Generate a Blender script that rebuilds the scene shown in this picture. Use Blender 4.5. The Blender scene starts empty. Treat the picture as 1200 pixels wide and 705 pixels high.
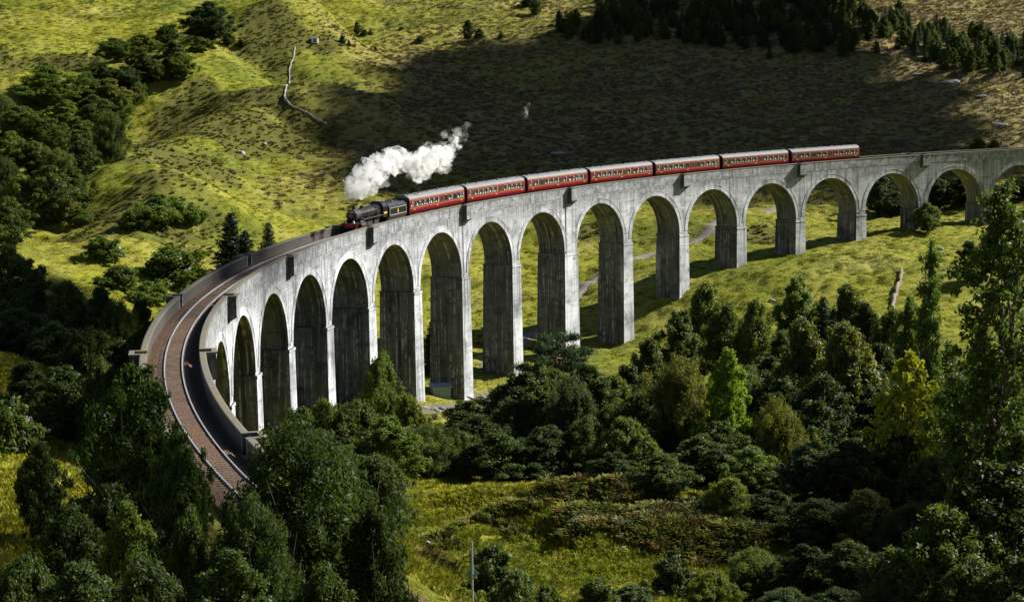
import bpy, bmesh, math, random
import numpy as np
from mathutils import Vector, Matrix

# ------------------------------------------------------------------ camera, sky, sun, exposure
SC = bpy.context.scene
COL = SC.collection
F_PX, PITCH, ROLL, CAM_H = 2135.94, math.radians(7.0959), math.radians(-0.51517), 16.7786
cam_d = bpy.data.cameras.new("camera")
cam_d.sensor_fit = 'HORIZONTAL'; cam_d.sensor_width = 36.0
cam_d.lens = F_PX / 1200 * 36.0
cam_d.clip_start = 0.5; cam_d.clip_end = 9000
cam = bpy.data.objects.new("camera", cam_d); COL.objects.link(cam)
cam.matrix_world = (Matrix.Translation((0, 0, CAM_H)) @ Matrix.Rotation(math.pi / 2 - PITCH, 4, 'X')
                    @ Matrix.Rotation(ROLL, 4, 'Z'))
SC.camera = cam
SUN_AZ, SUN_EL = math.radians(23), math.radians(37)          # azimuth from +X towards +Y
SUN = Vector((math.cos(SUN_EL) * math.cos(SUN_AZ), math.cos(SUN_EL) * math.sin(SUN_AZ), math.sin(SUN_EL)))
world = bpy.data.worlds.new("World"); SC.world = world; world.use_nodes = True
wn = world.node_tree.nodes; wl = world.node_tree.links
sky = wn.new('ShaderNodeTexSky'); sky.sky_type = 'NISHITA'; sky.sun_disc = False
sky.sun_elevation = SUN_EL; sky.sun_rotation = math.pi / 2 - SUN_AZ
sky.air_density = 0.6; sky.dust_density = 0.3
wl.new(sky.outputs[0], wn['Background'].inputs[0]); wn['Background'].inputs[1].default_value = 0.05
sun_d = bpy.data.lights.new("sun", 'SUN'); sun_d.energy = 5.0; sun_d.angle = math.radians(0.55)
sun_d.color = (1.0, 0.965, 0.90)
sun = bpy.data.objects.new("sun", sun_d); COL.objects.link(sun)
sun.rotation_euler = (-SUN).to_track_quat('-Z', 'Y').to_euler(); sun.location = (300, 130, 300)
SC.view_settings.view_transform = 'Standard'; SC.view_settings.look = 'None'
SC.view_settings.exposure = 0.82; SC.view_settings.gamma = 1.0
cy = SC.cycles
cy.max_bounces = 14; cy.diffuse_bounces = 3; cy.glossy_bounces = 2; cy.transmission_bounces = 3
cy.volume_bounces = 14; cy.transparent_max_bounces = 8; cy.use_denoising = True
cy.caustics_reflective = False; cy.caustics_refractive = False

# ------------------------------------------------------------------ helpers
RNG = np.random.default_rng(11)
random.seed(5)
ccos, csin, rcos, rsin = math.cos(PITCH), math.sin(PITCH), math.cos(ROLL), math.sin(ROLL)
def ray(x, y):                                  # photo pixel (1200x705) -> direction with y = forward
    u, v = x - 600, y - 352.5
    u, v = u * rcos + v * rsin, -u * rsin + v * rcos
    d0, d1, d2 = u / F_PX, 1.0, -v / F_PX
    return d0, ccos * d1 + csin * d2, -csin * d1 + ccos * d2
def at(x, y, Y):                                # point of that pixel's ray at ground distance Y
    d = ray(x, y); k = Y / d[1]
    return d[0] * k, Y, CAM_H + d[2] * k

def hash2(ix, iy, seed):
    h = (ix.astype(np.int64) * 374761393 + iy.astype(np.int64) * 668265263 + seed * 974711) & 0xffffffff
    h = ((h ^ (h >> 13)) * 1274126177) & 0xffffffff
    return ((h ^ (h >> 16)) & 0xffff) / 65535.0
def vnoise(x, y, seed=0):
    x = np.asarray(x, float); y = np.asarray(y, float)
    ix, iy = np.floor(x), np.floor(y); fx, fy = x - ix, y - iy
    fx = fx * fx * (3 - 2 * fx); fy = fy * fy * (3 - 2 * fy)
    a = hash2(ix, iy, seed); b = hash2(ix + 1, iy, seed); c = hash2(ix, iy + 1, seed); d = hash2(ix + 1, iy + 1, seed)
    return (a + (b - a) * fx) * (1 - fy) + (c + (d - c) * fx) * fy
def fbm(x, y, scale, oct=4, seed=0):
    s = 0; amp = 1; tot = 0; x = np.asarray(x) / scale; y = np.asarray(y) / scale
    for o in range(oct):
        s = s + amp * (vnoise(x, y, seed + o) * 2 - 1); tot += amp
        x, y = x * 2.03 * .8 + y * 2.03 * .6 + 17.3, y * 2.03 * .8 - x * 2.03 * .6 + 9.1; amp *= .5
    return s / tot

class MB:
    def __init__(s): s.v = []; s.f = []; s.uv = []
    def quad(s, p, uv=None):
        n = len(s.v); s.v += [tuple(q) for q in p]; s.f.append(tuple(range(n, n + len(p))))
        s.uv += uv if uv else [(0, 0)] * len(p)
    def box(s, x0, x1, y0, y1, z0, z1):
        c = [(x, y, z) for z in (z0, z1) for y in (y0, y1) for x in (x0, x1)]
        for f in ((0, 2, 3, 1), (4, 5, 7, 6), (0, 1, 5, 4), (2, 6, 7, 3), (0, 4, 6, 2), (1, 3, 7, 5)):
            s.quad([c[i] for i in f])
    def tube(s, pts, rad, n=8, cap=True):
        pts = [Vector(p) for p in pts]; rings = []
        if not hasattr(rad, '__len__'): rad = [rad] * len(pts)
        for i, p in enumerate(pts):
            t = (pts[min(i + 1, len(pts) - 1)] - pts[max(i - 1, 0)]).normalized()
            a = t.orthogonal().normalized() if abs(t.z) > .9 else t.cross(Vector((0, 0, 1))).normalized()
            b = t.cross(a)
            rings.append([p + (a * math.cos(2 * math.pi * k / n) + b * math.sin(2 * math.pi * k / n)) * rad[i] for k in range(n)])
        n0 = len(s.v)
        for r in rings: s.v += [tuple(q) for q in r]
        for i in range(len(rings) - 1):
            for k in range(n):
                k2 = (k + 1) % n
                s.f.append((n0 + i * n + k, n0 + i * n + k2, n0 + (i + 1) * n + k2, n0 + (i + 1) * n + k))
                s.uv += [(0, 0)] * 4
        if cap:
            s.f.append(tuple(n0 + k for k in range(n))[::-1]); s.uv += [(0, 0)] * n
            s.f.append(tuple(n0 + (len(rings) - 1) * n + k for k in range(n))); s.uv += [(0, 0)] * n
    def lathe(s, prof, c, axis='x', n=20):       # prof: (along, radius)
        pts = []
        for a, r in prof: pts.append((a, r))
        n0 = len(s.v)
        for a, r in pts:
            for k in range(n):
                t = 2 * math.pi * k / n; u, w = r * math.cos(t), r * math.sin(t)
                s.v.append({'x': (c[0] + a, c[1] + u, c[2] + w), 'y': (c[0] + u, c[1] + a, c[2] + w), 'z': (c[0] + u, c[1] + w, c[2] + a)}[axis])
        for i in range(len(pts) - 1):
            for k in range(n):
                k2 = (k + 1) % n
                s.f.append((n0 + i * n + k, n0 + i * n + k2, n0 + (i + 1) * n + k2, n0 + (i + 1) * n + k)); s.uv += [(0, 0)] * 4
        s.f.append(tuple(n0 + k for k in range(n))[::-1]); s.uv += [(0, 0)] * n
        s.f.append(tuple(n0 + (len(pts) - 1) * n + k for k in range(n))); s.uv += [(0, 0)] * n
    def mesh(s, name, mat, smooth=False):
        m = bpy.data.meshes.new(name); m.from_pydata(s.v, [], s.f)
        uvl = m.uv_layers.new(name='UVMap'); uvl.data.foreach_set('uv', np.array(s.uv, dtype=np.float32).ravel())
        m.materials.append(mat)
        if smooth: m.shade_smooth()
        m.update(); return m
    def build(s, name, mat, parent=None, smooth=False, fix=True):
        m = s.mesh(name, mat, smooth)
        if fix:
            b = bmesh.new(); b.from_mesh(m); bmesh.ops.remove_doubles(b, verts=b.verts, dist=.0005)
            bmesh.ops.recalc_face_normals(b, faces=b.faces); b.to_mesh(m); b.free()
            if smooth: m.shade_smooth()
        return link(name, m, parent)
def link(name, data, parent=None):
    o = bpy.data.objects.new(name, data); COL.objects.link(o); o.parent = parent; return o
def fast_mesh(name, V, Fq, mat):                # V (n,3), Fq (m,k)
    m = bpy.data.meshes.new(name); k = Fq.shape[1]
    m.vertices.add(len(V)); m.vertices.foreach_set('co', np.ascontiguousarray(V, dtype=np.float32).ravel())
    m.loops.add(Fq.size); m.loops.foreach_set('vertex_index', np.ascontiguousarray(Fq, dtype=np.int32).ravel())
    m.polygons.add(len(Fq)); m.polygons.foreach_set('loop_start', np.arange(0, Fq.size, k, dtype=np.int32))
    m.polygons.foreach_set('loop_total', np.full(len(Fq), k, dtype=np.int32))
    m.update(calc_edges=True)
    if mat: m.materials.append(mat)
    return m
def tag(o, label=None, cat=None, group=None, kind=None):
    if label: o['label'] = label
    if cat: o['category'] = cat
    if group: o['group'] = group
    if kind: o['kind'] = kind
    return o
def empty(name, loc=(0, 0, 0)):
    o = bpy.data.objects.new(name, None); COL.objects.link(o); o.location = loc; o.empty_display_size = .2; return o

# ------------------------------------------------------------------ materials
class NT:
    def __init__(s, name):
        s.m = bpy.data.materials.new(name); s.m.use_nodes = True; s.t = s.m.node_tree; s.n = s.t.nodes; s.l = s.t.links
        s.b = s.n['Principled BSDF']; s.out = s.n['Material Output']
    def N(s, typ, **kw):
        x = s.n.new(typ)
        for k, v in kw.items(): setattr(x, k, v)
        return x
    def set(s, node, idx, val):
        if isinstance(val, bpy.types.NodeSocket): s.l.new(val, node.inputs[idx])
        else: node.inputs[idx].default_value = val
    def noise(s, vec, scale, detail=4, rough=.55):
        x = s.N('ShaderNodeTexNoise')
        if vec: s.l.new(vec, x.inputs['Vector'])
        x.inputs['Scale'].default_value = scale; x.inputs['Detail'].default_value = detail; x.inputs['Roughness'].default_value = rough
        return x.outputs[0]
    def ramp(s, fac, a, b, ca=(0, 0, 0, 1), cb=(1, 1, 1, 1)):
        x = s.N('ShaderNodeValToRGB'); s.l.new(fac, x.inputs[0]); e = x.color_ramp.elements
        e[0].position = a; e[0].color = ca; e[1].position = b; e[1].color = cb; return x.outputs[0]
    def mix(s, fac, a, b, mode='MIX'):
        x = s.N('ShaderNodeMix', data_type='RGBA', blend_type=mode); s.set(x, 0, fac)
        s.set(x, 6, a if isinstance(a, bpy.types.NodeSocket) else (*a, 1)[:4]); s.set(x, 7, b if isinstance(b, bpy.types.NodeSocket) else (*b, 1)[:4])
        return x.outputs[2]
    def math(s, op, a, b=0.0, clamp=False):
        x = s.N('ShaderNodeMath', operation=op, use_clamp=clamp); s.set(x, 0, a); s.set(x, 1, b); return x.outputs[0]
    def mapping(s, vec, scale):
        x = s.N('ShaderNodeMapping'); s.l.new(vec, x.inputs[0]); x.inputs['Scale'].default_value = scale; return x.outputs[0]
    def bump(s, h, strength=.4, dist=.05):
        x = s.N('ShaderNodeBump'); x.inputs['Strength'].default_value = strength; x.inputs['Distance'].default_value = dist
        s.l.new(h, x.inputs['Height']); s.l.new(x.outputs[0], s.b.inputs['Normal'])
    def col(s, c): s.set(s.b, 'Base Color', c if isinstance(c, bpy.types.NodeSocket) else (*c, 1))
    def rough(s, r): s.set(s.b, 'Roughness', r)
def simple(name, c, rough=.6, metal=0.0, vary=.12, scale=3.0):
    t = NT(name); co = t.N('ShaderNodeTexCoord').outputs['Object']
    n = t.noise(co, scale)
    t.col(t.mix(n, tuple(v * (1 - vary) for v in c), tuple(min(1, v * (1 + vary)) for v in c)))
    t.rough(rough); t.b.inputs['Metallic'].default_value = metal
    return t.m

def concrete_mat(shade_algae=False):
    t = NT('shade_toned_algae_concrete' if shade_algae else 'board_marked_concrete'); uv = t.N('ShaderNodeUVMap').outputs[0]
    sep = t.N('ShaderNodeSeparateXYZ'); t.l.new(uv, sep.inputs[0]); u, v = sep.outputs[0], sep.outputs[1]
    big = t.noise(uv, .12, 5, .6); mid = t.noise(uv, .9, 6, .65); fine = t.noise(uv, 6, 4, .7)
    # upper band (parapet and wall above the rings) is weathered darker than the lime-washed lower face
    edge = t.math('ADD', v, t.math('MULTIPLY', t.math('SUBTRACT', mid, .5), 3.0))
    up = t.N('ShaderNodeMapRange'); t.l.new(edge, up.inputs[0]); up.inputs[1].default_value = -4.2; up.inputs[2].default_value = -1.2
    low = t.mix(t.ramp(big, .3, .65), (.36, .37, .385), (.81, .83, .86)); top = t.mix(t.ramp(mid, .3, .7), (.14, .143, .148), (.56, .57, .585))
    c = t.mix(up.outputs[0], low, top)
    # boards: rows of shutter planks
    br = t.N('ShaderNodeTexBrick'); t.l.new(uv, br.inputs[0]); br.inputs['Scale'].default_value = 1
    br.inputs['Brick Width'].default_value = 3.1; br.inputs['Row Height'].default_value = .42; br.inputs['Mortar Size'].default_value = .035
    br.inputs['Color1'].default_value = (.86, .86, .86, 1); br.inputs['Color2'].default_value = (1.06, 1.06, 1.05, 1); br.inputs['Mortar'].default_value = (.72, .72, .72, 1)
    br.inputs['Mortar Smooth'].default_value = .5
    c = t.mix(.95, c, br.outputs[0], 'MULTIPLY')
    c = t.mix(.8, c, t.ramp(fine, .25, .8, (.7, .7, .7, 1), (1.15, 1.15, 1.15, 1)), 'MULTIPLY')
    # run-off streaks: dark algae and pale lime, both drawn down the face
    sv = t.mapping(uv, (1.3, .055, 1)); ds = t.noise(sv, 1.0, 5, .6)
    dk = t.ramp(ds, .49, .63)
    pv_ = t.ramp(t.noise(t.mapping(uv, (.045, .02, 1)), 1.0, 3), .35, .65, (.35, .35, .35, 1), (1, 1, 1, 1))
    c = t.mix(t.math('MULTIPLY', t.math('MULTIPLY', dk, .92), pv_), c, (.06, .062, .066))
    lv = t.mapping(uv, (2.6, .12, 1)); ls = t.noise(lv, 1.0, 5, .62); ll = t.math('MULTIPLY', t.ramp(ls, .60, .68), t.ramp(big, .42, .6))
    c = t.mix(t.math('MULTIPLY', ll, .8), c, (.74, .74, .73))
    # dark blotches
    bl = t.ramp(t.noise(uv, .3, 7, .72), .49, .66); hs_ = t.ramp(t.noise(t.mapping(uv, (.10, 1.1, 1)), 1.0, 5, .6), .55, .70); bl = t.math('MAXIMUM', bl, t.math('MULTIPLY', hs_, .7))
    c = t.mix(t.math('MULTIPLY', bl, .78), c, (.085, .087, .09))
    sp_ = t.ramp(t.noise(uv, 1.9, 5, .75), .54, .68); c = t.mix(t.math('MULTIPLY', t.math('MULTIPLY', sp_, up.outputs[0]), .75), c, (.07, .07, .068))
    if shade_algae:                                      # algae tone deepened with painted-in shade for soffits, flanks, refuge sides; lime runs
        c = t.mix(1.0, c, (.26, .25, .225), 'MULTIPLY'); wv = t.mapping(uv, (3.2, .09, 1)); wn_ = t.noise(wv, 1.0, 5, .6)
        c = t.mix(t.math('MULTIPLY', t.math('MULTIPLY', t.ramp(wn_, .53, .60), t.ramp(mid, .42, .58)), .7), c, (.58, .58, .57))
    t.col(c); t.rough(.9); t.bump(t.math('ADD', fine, t.math('MULTIPLY', br.outputs['Fac'], -.5)), .45, .05)
    return t.m
def coping_mat():
    t = NT('mossy_coping'); co = t.N('ShaderNodeTexCoord').outputs['Object']
    a = t.noise(co, .5, 5, .7); b = t.noise(co, 3, 4, .7)
    c = t.mix(b, (.08, .075, .065), (.22, .205, .18)); c = t.mix(t.math('MULTIPLY', t.ramp(a, .46, .64), .8), c, (.19, .15, .04)); c = t.mix(t.ramp(b, .58, .75), c, (.06, .06, .05))
    t.col(c); t.rough(.95); t.bump(b, .6, .05); return t.m
def ballast_mat():
    t = NT('stone_ballast'); co = t.N('ShaderNodeTexCoord').outputs['Object']
    vo = t.N('ShaderNodeTexVoronoi'); t.l.new(co, vo.inputs[0]); vo.inputs['Scale'].default_value = 9
    n = t.noise(co, .35, 4, .6)
    c = t.mix(vo.outputs['Color'], (.04, .022, .012), (.215, .118, .058)); c = t.mix(t.math('MULTIPLY', t.ramp(n, .35, .7), .6), c, (.10, .053, .027))
    t.col(c); t.rough(.95); t.bump(vo.outputs['Distance'], .9, .08); return t.m
def leaf_mat(name, c, var=.35, trans=.35, spec=.35):
    t = NT(name); oi = t.N('ShaderNodeObjectInfo'); geo = t.N('ShaderNodeNewGeometry')
    n = t.noise(t.N('ShaderNodeTexCoord').outputs['Object'], .6, 3)
    r = t.math('MULTIPLY', t.math('ADD', geo.outputs['Random Per Island'], n), .5)
    c1 = t.mix(r, tuple(v * (1 - var) for v in c), tuple(v * (1 + var) for v in c))
    c2 = t.mix(1.0, c1, oi.outputs['Color'], 'MULTIPLY')
    t.col(c2); t.rough(.55); t.b.inputs['Specular IOR Level'].default_value = spec
    tr = t.N('ShaderNodeBsdfTranslucent'); t.l.new(t.mix(1.0, c2, (1.5, 1.5, .6), 'MULTIPLY'), tr.inputs[0])
    ms = t.N('ShaderNodeMixShader'); ms.inputs[0].default_value = trans
    t.l.new(t.b.outputs[0], ms.inputs[1]); t.l.new(tr.outputs[0], ms.inputs[2]); t.l.new(ms.outputs[0], t.out.inputs[0])
    return t.m
def bark_mat(name, a, b, sc=4):
    t = NT(name); co = t.N('ShaderNodeTexCoord').outputs['Object']
    n = t.noise(t.mapping(co, (1, 1, .35)), sc, 5, .7); t.col(t.mix(t.ramp(n, .35, .65), a, b)); t.rough(.9); t.bump(n, .5, .05); return t.m
def ground_mat():
    t = NT('moorland_grass'); co = t.N('ShaderNodeTexCoord').outputs['Object']
    def attr(n): x = t.N('ShaderNodeAttribute', attribute_name=n); return x.outputs['Fac']
    a = t.noise(co, .05, 6, .65); b = t.noise(co, .45, 6, .7); f = t.noise(co, 2.6, 4, .75)
    g = t.mix(t.ramp(b, .3, .68), (.16, .18, .013), (.315, .30, .028))
    g = t.mix(t.math('MULTIPLY', t.ramp(a, .48, .68), .8), g, (.38, .34, .085))
    g = t.mix(t.math('MULTIPLY', t.ramp(t.noise(co, .022, 4, .6), .50, .64), .75), g, (.11, .15, .014))                 # bleached moor grass
    g = t.mix(t.math('MULTIPLY', t.ramp(f, .52, .78), .45), g, (.075, .09, .012))
    h = t.mix(t.ramp(b, .35, .62), (.15, .11, .062), (.31, .25, .095))
    h = t.mix(t.ramp(f, .52, .7), h, (.20, .13, .115))                  # heather in flower
    c = t.mix(attr('heather'), g, h)
    br = t.mix(t.ramp(f, .4, .65), (.075, .09, .014), (.165, .14, .03))
    c = t.mix(attr('bracken'), c, br)
    c = t.mix(attr('soil'), c, t.mix(f, (.10, .085, .065), (.25, .22, .18)))
    t.col(c); t.rough(.95); t.b.inputs['Specular IOR Level'].default_value = .15
    t.bump(t.math('ADD', f, t.math('MULTIPLY', b, 2.0)), .9, .35); return t.m
M = {}
M['concrete'] = concrete_mat(); M['shade_algae'] = concrete_mat(True); M['grime'] = simple('soot_grimed_concrete', (.075, .068, .058), .95, vary=.5, scale=1.5); M['coping'] = coping_mat(); M['ballast'] = ballast_mat(); M['ground'] = ground_mat()
M['rail'] = simple('worn_rail_steel', (.50, .50, .51), .38, .3); M['sleeper'] = simple('weathered_sleeper', (.10, .075, .055), .9)
M['gravel'] = simple('pale_gravel', (.20, .18, .145), .95, vary=.35, scale=1.5)
M['stone'] = simple('lichened_stone', (.33, .32, .30), .9, vary=.45, scale=1.2)
M['whitepaint'] = simple('white_paint', (.8, .8, .78), .6, vary=.05); M['black'] = simple('locomotive_black', (.012, .012, .014), .28, vary=.3)
M['dark'] = simple('underframe_black', (.018, .017, .016), .7, vary=.4); M['red'] = simple('buffer_beam_red', (.50, .02, .015), .4)
M['steel'] = simple('rod_steel', (.45, .44, .42), .35, .9); M['yellow'] = simple('lining_yellow', (.80, .45, .05), .5)
M['brass'] = simple('brass', (.7, .45, .15), .3, .9); M['cream'] = simple('cream_enamel', (.72, .68, .55), .5)
M['maroon'] = simple('crimson_coach_paint', (.21, .007, .019), .3, vary=.08, scale=.5); M['roofgrey'] = simple('coach_roof_grey', (.17, .17, .175), .6, vary=.35, scale=.8)
gl = NT('coach_glass'); gl.col((.02, .025, .03)); gl.rough(.08); M['glass'] = gl.m
M['trim'] = simple('window_trim', (.40, .36, .30), .4, .3); M['curtain'] = simple('pale_seat_cover', (.55, .53, .48), .9)
M['coal'] = simple('coal', (.02, .02, .022), .5, vary=.6, scale=8)
M['pole'] = simple('galvanised_pole', (.42, .47, .50), .5, .3); M['signback'] = simple('sign_back_blue_grey', (.16, .27, .34), .5, .2)
M['teal'] = simple('teal_boards', (.22, .33, .30), .8, vary=.3); M['tin'] = simple('pale_tin_roof', (.52, .58, .60), .45, .2, vary=.15)
M['wood'] = simple('weathered_wood', (.17, .12, .085), .9, vary=.4)
M['bark'] = bark_mat('brown_bark', (.06, .045, .032), (.15, .115, .085)); M['birchbark'] = bark_mat('birch_bark', (.10, .09, .08), (.50, .47, .42))
M['pinebark'] = bark_mat('pine_bark', (.07, .04, .025), (.22, .11, .06))
M['leaf'] = leaf_mat('broad_leaves', (.085, .118, .024), trans=.42); M['birchleaf'] = leaf_mat('birch_leaves', (.115, .135, .030), trans=.42)
M['willow'] = leaf_mat('willow_leaves', (.088, .118, .032), trans=.42, spec=.25); M['needle'] = leaf_mat('conifer_needles', (.032, .058, .022), trans=.2, spec=.3)
M['bright'] = leaf_mat('yellow_green_leaves', (.27, .28, .022), trans=.5)

# ------------------------------------------------------------------ railway curve
CX, CY, R, TH0, DTH, EX, GR = 195.105, 196.154, 228.052, 3.274147, .0779673, .0066073, .0198258
def th_of(n): return TH0 - DTH * n - EX * min(max(n - 9, 0), 1)
def railz(t): return -(t - math.pi / 2) * R * GR
def pol(t, q, z):                                # q metres towards the inside of the curve, z above rail
    r = R - q; return (CX + r * math.cos(t), CY + r * math.sin(t), railz(t) + z)
T_NEAR, T_FAR = th_of(-2.5), th_of(18.5)

# ------------------------------------------------------------------ terrain height
CP = np.array([
 (0,0,14.6),(40,5,13),(-40,5,13.5),(0,-80,24),(-120,0,12),(120,0,6),(0,30,6),(-30,40,2.5),(40,40,1),
 (-4,60,-5.5),(-25,75,-6.5),(22,70,-11),(50,90,-12),(14,110,-21),(45,130,-18.5),(90,110,-11),
 (2,145,-25.2),(8,175,-26.5),(30,150,-26),(60,165,-23.5),(0,200,-29),(30,205,-30),(80,205,-29),(130,200,-25),
 (10,240,-33),(40,260,-32),(80,270,-28.5),(125,300,-24),(-10,170,-27),(-14,220,-31),
 (-15,279,-33.4),(-8,295,-35.7),(1,310,-35),(22,340,-33),(33,353,-26.5),(46,365,-22.6),(60,376,-21),(74,386,-18.9),(89,395,-17.5),(115,408,-16),(150,420,-12),
 (60,315,-25.5),(90,350,-20.5),(130,370,-19),
 (-20,122,-12.5),(-34,131,-11.6),(-45,180,-14),(-62,130,-9.5),(-64,250,-15),(-85,330,-10),(-116,450,3),(-155,600,20),(-206,800,50),(-257,1000,108),
 (-33,180,-20),(-30,210,-26),(-25,250,-31),(-45,240,-23),(-40,300,-24),(-66,390,-11),(-82,500,3),(-107,650,24),(-131,800,48),(-164,1000,104),
 (-5,400,-24),(0,480,-12),(0,600,5),(0,800,38),(0,1000,92),(0,1300,190),
 (60,450,-17),(100,480,-10),(140,600,7),(187,800,42),(234,1000,98),(300,1300,190),(220,500,-2),(300,700,28),(260,400,-8),(250,250,-12),
 (-200,350,8),(-300,600,50),(-400,1000,140),(500,900,110),(-500,300,70),(500,300,40),(-800,1600,290),(0,2000,360),(900,1600,290),(-1500,0,200),(1500,0,160),(0,-1500,150),(-1200,-1200,180),(1200,-1200,160),(0,3500,420),(3200,1500,360),(-3200,1500,360),(0,-3500,320),(3200,-1500,320),(-3200,-1500,320)], float)
def tps_fit(P):
    S = 100.0; n = len(P); xy = P[:, :2] / S; d = np.sqrt(((xy[:, None] - xy[None]) ** 2).sum(-1))
    A = np.zeros((n + 3, n + 3)); A[:n, :n] = -np.sqrt(d * d + .02) + np.eye(n) * 0.004 * -1
    A[:n, n] = 1; A[:n, n + 1:] = xy; A[n, :n] = 1; A[n + 1:, :n] = xy.T
    return np.linalg.solve(A, np.concatenate([P[:, 2], [0, 0, 0]]))
CPW = tps_fit(CP)
def base_h(X, Y):
    S = 100.0; x, y = X / S, Y / S; n = len(CP); out = CPW[n] + CPW[n + 1] * x + CPW[n + 2] * y
    for i in range(n): out = out - CPW[i] * np.sqrt((x - CP[i, 0] / S) ** 2 + (y - CP[i, 1] / S) ** 2 + .02)
    return out
def ridge(X, Y, pts, hgt, wid):                  # bump along a polyline of (X,Y)
    best = np.full(np.shape(X), 1e9)
    for (x0, y0), (x1, y1) in zip(pts[:-1], pts[1:]):
        dx, dy = x1 - x0, y1 - y0; L = dx * dx + dy * dy
        t = np.clip(((X - x0) * dx + (Y - y0) * dy) / L, 0, 1)
        best = np.minimum(best, (X - x0 - t * dx) ** 2 + (Y - y0 - t * dy) ** 2)
    return hgt * np.exp(-best / (2 * wid * wid))
RIDGES = []                                      # filled below from the base hillside
def height(X, Y, fine=True):
    X = np.asarray(X, float); Y = np.asarray(Y, float)
    z = base_h(X, Y)
    for r in RIDGES: z = z + ridge(X, Y, *r)
    dist = np.hypot(X, Y)
    rel = np.clip((dist - 60) / 200, .15, 1)
    far = np.clip((dist - 380) / 250, 0, 1)
    pier = np.exp(-((np.hypot(X - CX, Y - CY) - R) / 12) ** 2)
    z = z + fbm(X, Y, 95, 3, 3) * 9.0 * far + fbm(X * .8, Y * 1.25, 38, 3, 7) * 5.5 * rel * (1 - .85 * pier) * (.3 + .7 * np.clip((dist - 300) / 120, 0, 1))
    if fine:
        hum = fbm(X * .75, Y * 1.1, 9, 3, 21)
        z = z + (np.abs(hum) * 2.4 - .6) * rel * (1 - .7 * pier) * .8 + (np.abs(fbm(X, Y, 3.4, 2, 31)) * .6 - .2) * rel
    # railway banks beyond the two abutments
    dx, dy = X - CX, Y - CY; r = np.hypot(dx, dy); q = np.abs(R - r)
    t = np.arctan2(dy, dx); t = np.where(t < -0.6, t + 2 * np.pi, t)
    zr = -(t - math.pi / 2) * R * GR - .75
    ins = np.where((t < T_NEAR) & (t > T_FAR), np.minimum(T_NEAR - t, t - T_FAR) * R, 0)
    ok = (t > 0.9) & (t < 4.1)
    side = np.hypot(np.maximum(q - 3.4, 0), ins)
    lo = zr - side / 1.5; hi = zr + np.maximum(q - 4.2, 0) / 1.3 + ins * 50
    z2 = np.minimum(np.maximum(z, lo), hi)
    w = np.clip((4.1 - t) * 6, 0, 1) * np.clip((t - .9) * 6, 0, 1)
    return np.where(ok, z * (1 - w) + z2 * w, z)
def hit(x, y, d0=40, d1=1600, n=900, fine=False):
    d = ray(x, y); Y = d0 * (d1 / d0) ** np.linspace(0, 1, n); k = Y / d[1]
    Xs, Zs = d[0] * k, CAM_H + d[2] * k; h = height(Xs, Y, fine); i = np.argmax(h > Zs)
    if not (h > Zs).any(): i = n - 1
    j = max(i - 1, 0); a = Zs[j] - h[j]; b = h[i] - Zs[i]; f = a / (a + b) if a + b > 0 else 0
    Yh = Y[j] + (Y[i] - Y[j]) * f
    return d[0] / d[1] * Yh, Yh
def hits(pts, **k): return [hit(x, y, **k) for x, y in pts]
# knolls and the wooded gully on the hill to the left, found on the plain hillside first
_r = [(hits([(172, 105), (235, 78), (300, 66), (350, 62)], d0=420), 20.0, 19.0),
      (hits([(140, 200), (215, 172), (290, 152), (400, 150)], d0=330), 11.0, 14.0),
      (hits([(60, 240), (110, 170), (160, 110), (215, 66)], d0=330), -11.0, 18.0),
      (hits([(130, 245), (190, 228), (215, 235)], d0=320), 5.5, 9.0),
      (hits([(150, 310), (205, 296), (235, 305)], d0=250), 4.5, 8.0),
      (hits([(690, 52), (800, 62), (960, 66), (1180, 80)], d0=420), 9.0, 22.0),
      (hits([(420, 50), (560, 45), (640, 30)], d0=420), 6.0, 18.0),
      (hits([(560, 592), (640, 586), (720, 590)], d0=120), 2.0, 2.6), (hits([(590, 615), (690, 622), (770, 620)], d0=120), 1.8, 2.2),
      (hits([(700, 642), (790, 640), (880, 645)], d0=120), 1.8, 2.2), (hits([(520, 640), (560, 632)], d0=120), 1.2, 1.8)]
RIDGES += _r

# ------------------------------------------------------------------ ground sheet
def seg_dist(X, Y, pts):
    b = np.full(np.shape(X), 1e9)
    for (x0, y0), (x1, y1) in zip(pts[:-1], pts[1:]):
        dx, dy = x1 - x0, y1 - y0; L = dx * dx + dy * dy + 1e-9
        t = np.clip(((X - x0) * dx + (Y - y0) * dy) / L, 0, 1)
        b = np.minimum(b, (X - x0 - t * dx) ** 2 + (Y - y0 - t * dy) ** 2)
    return np.sqrt(b)
def smooth(a, b, x):
    t = np.clip((x - a) / (b - a), 0, 1); return t * t * (3 - 2 * t)
PATHS = {
 'hill': hits([(575, 428), (612, 398), (650, 372), (690, 330), (760, 298), (832, 270), (905, 245), (960, 238)], d0=312),
 'meadow': hits([(628, 698), (668, 694), (700, 690), (760, 697), (830, 704)], d0=120),
 'river': hits([(488, 478), (515, 480), (545, 478), (575, 467), (592, 463)], d0=240),
 'clearing': hits([(-30, 480), (20, 483), (48, 488), (60, 498)], d0=90)}
BRACKEN = [hit(x, y, d0=120) + (r,) for x, y, r in ((560, 612, 5), (600, 600, 6), (640, 588, 6), (690, 600, 7), (740, 610, 7), (790, 630, 7), (830, 650, 6), (655, 575, 5), (720, 575, 6), (520, 640, 5),
           (545, 655, 4), (510, 665, 4), (600, 620, 5), (680, 620, 5), (860, 622, 5), (800, 605, 6))]
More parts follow.
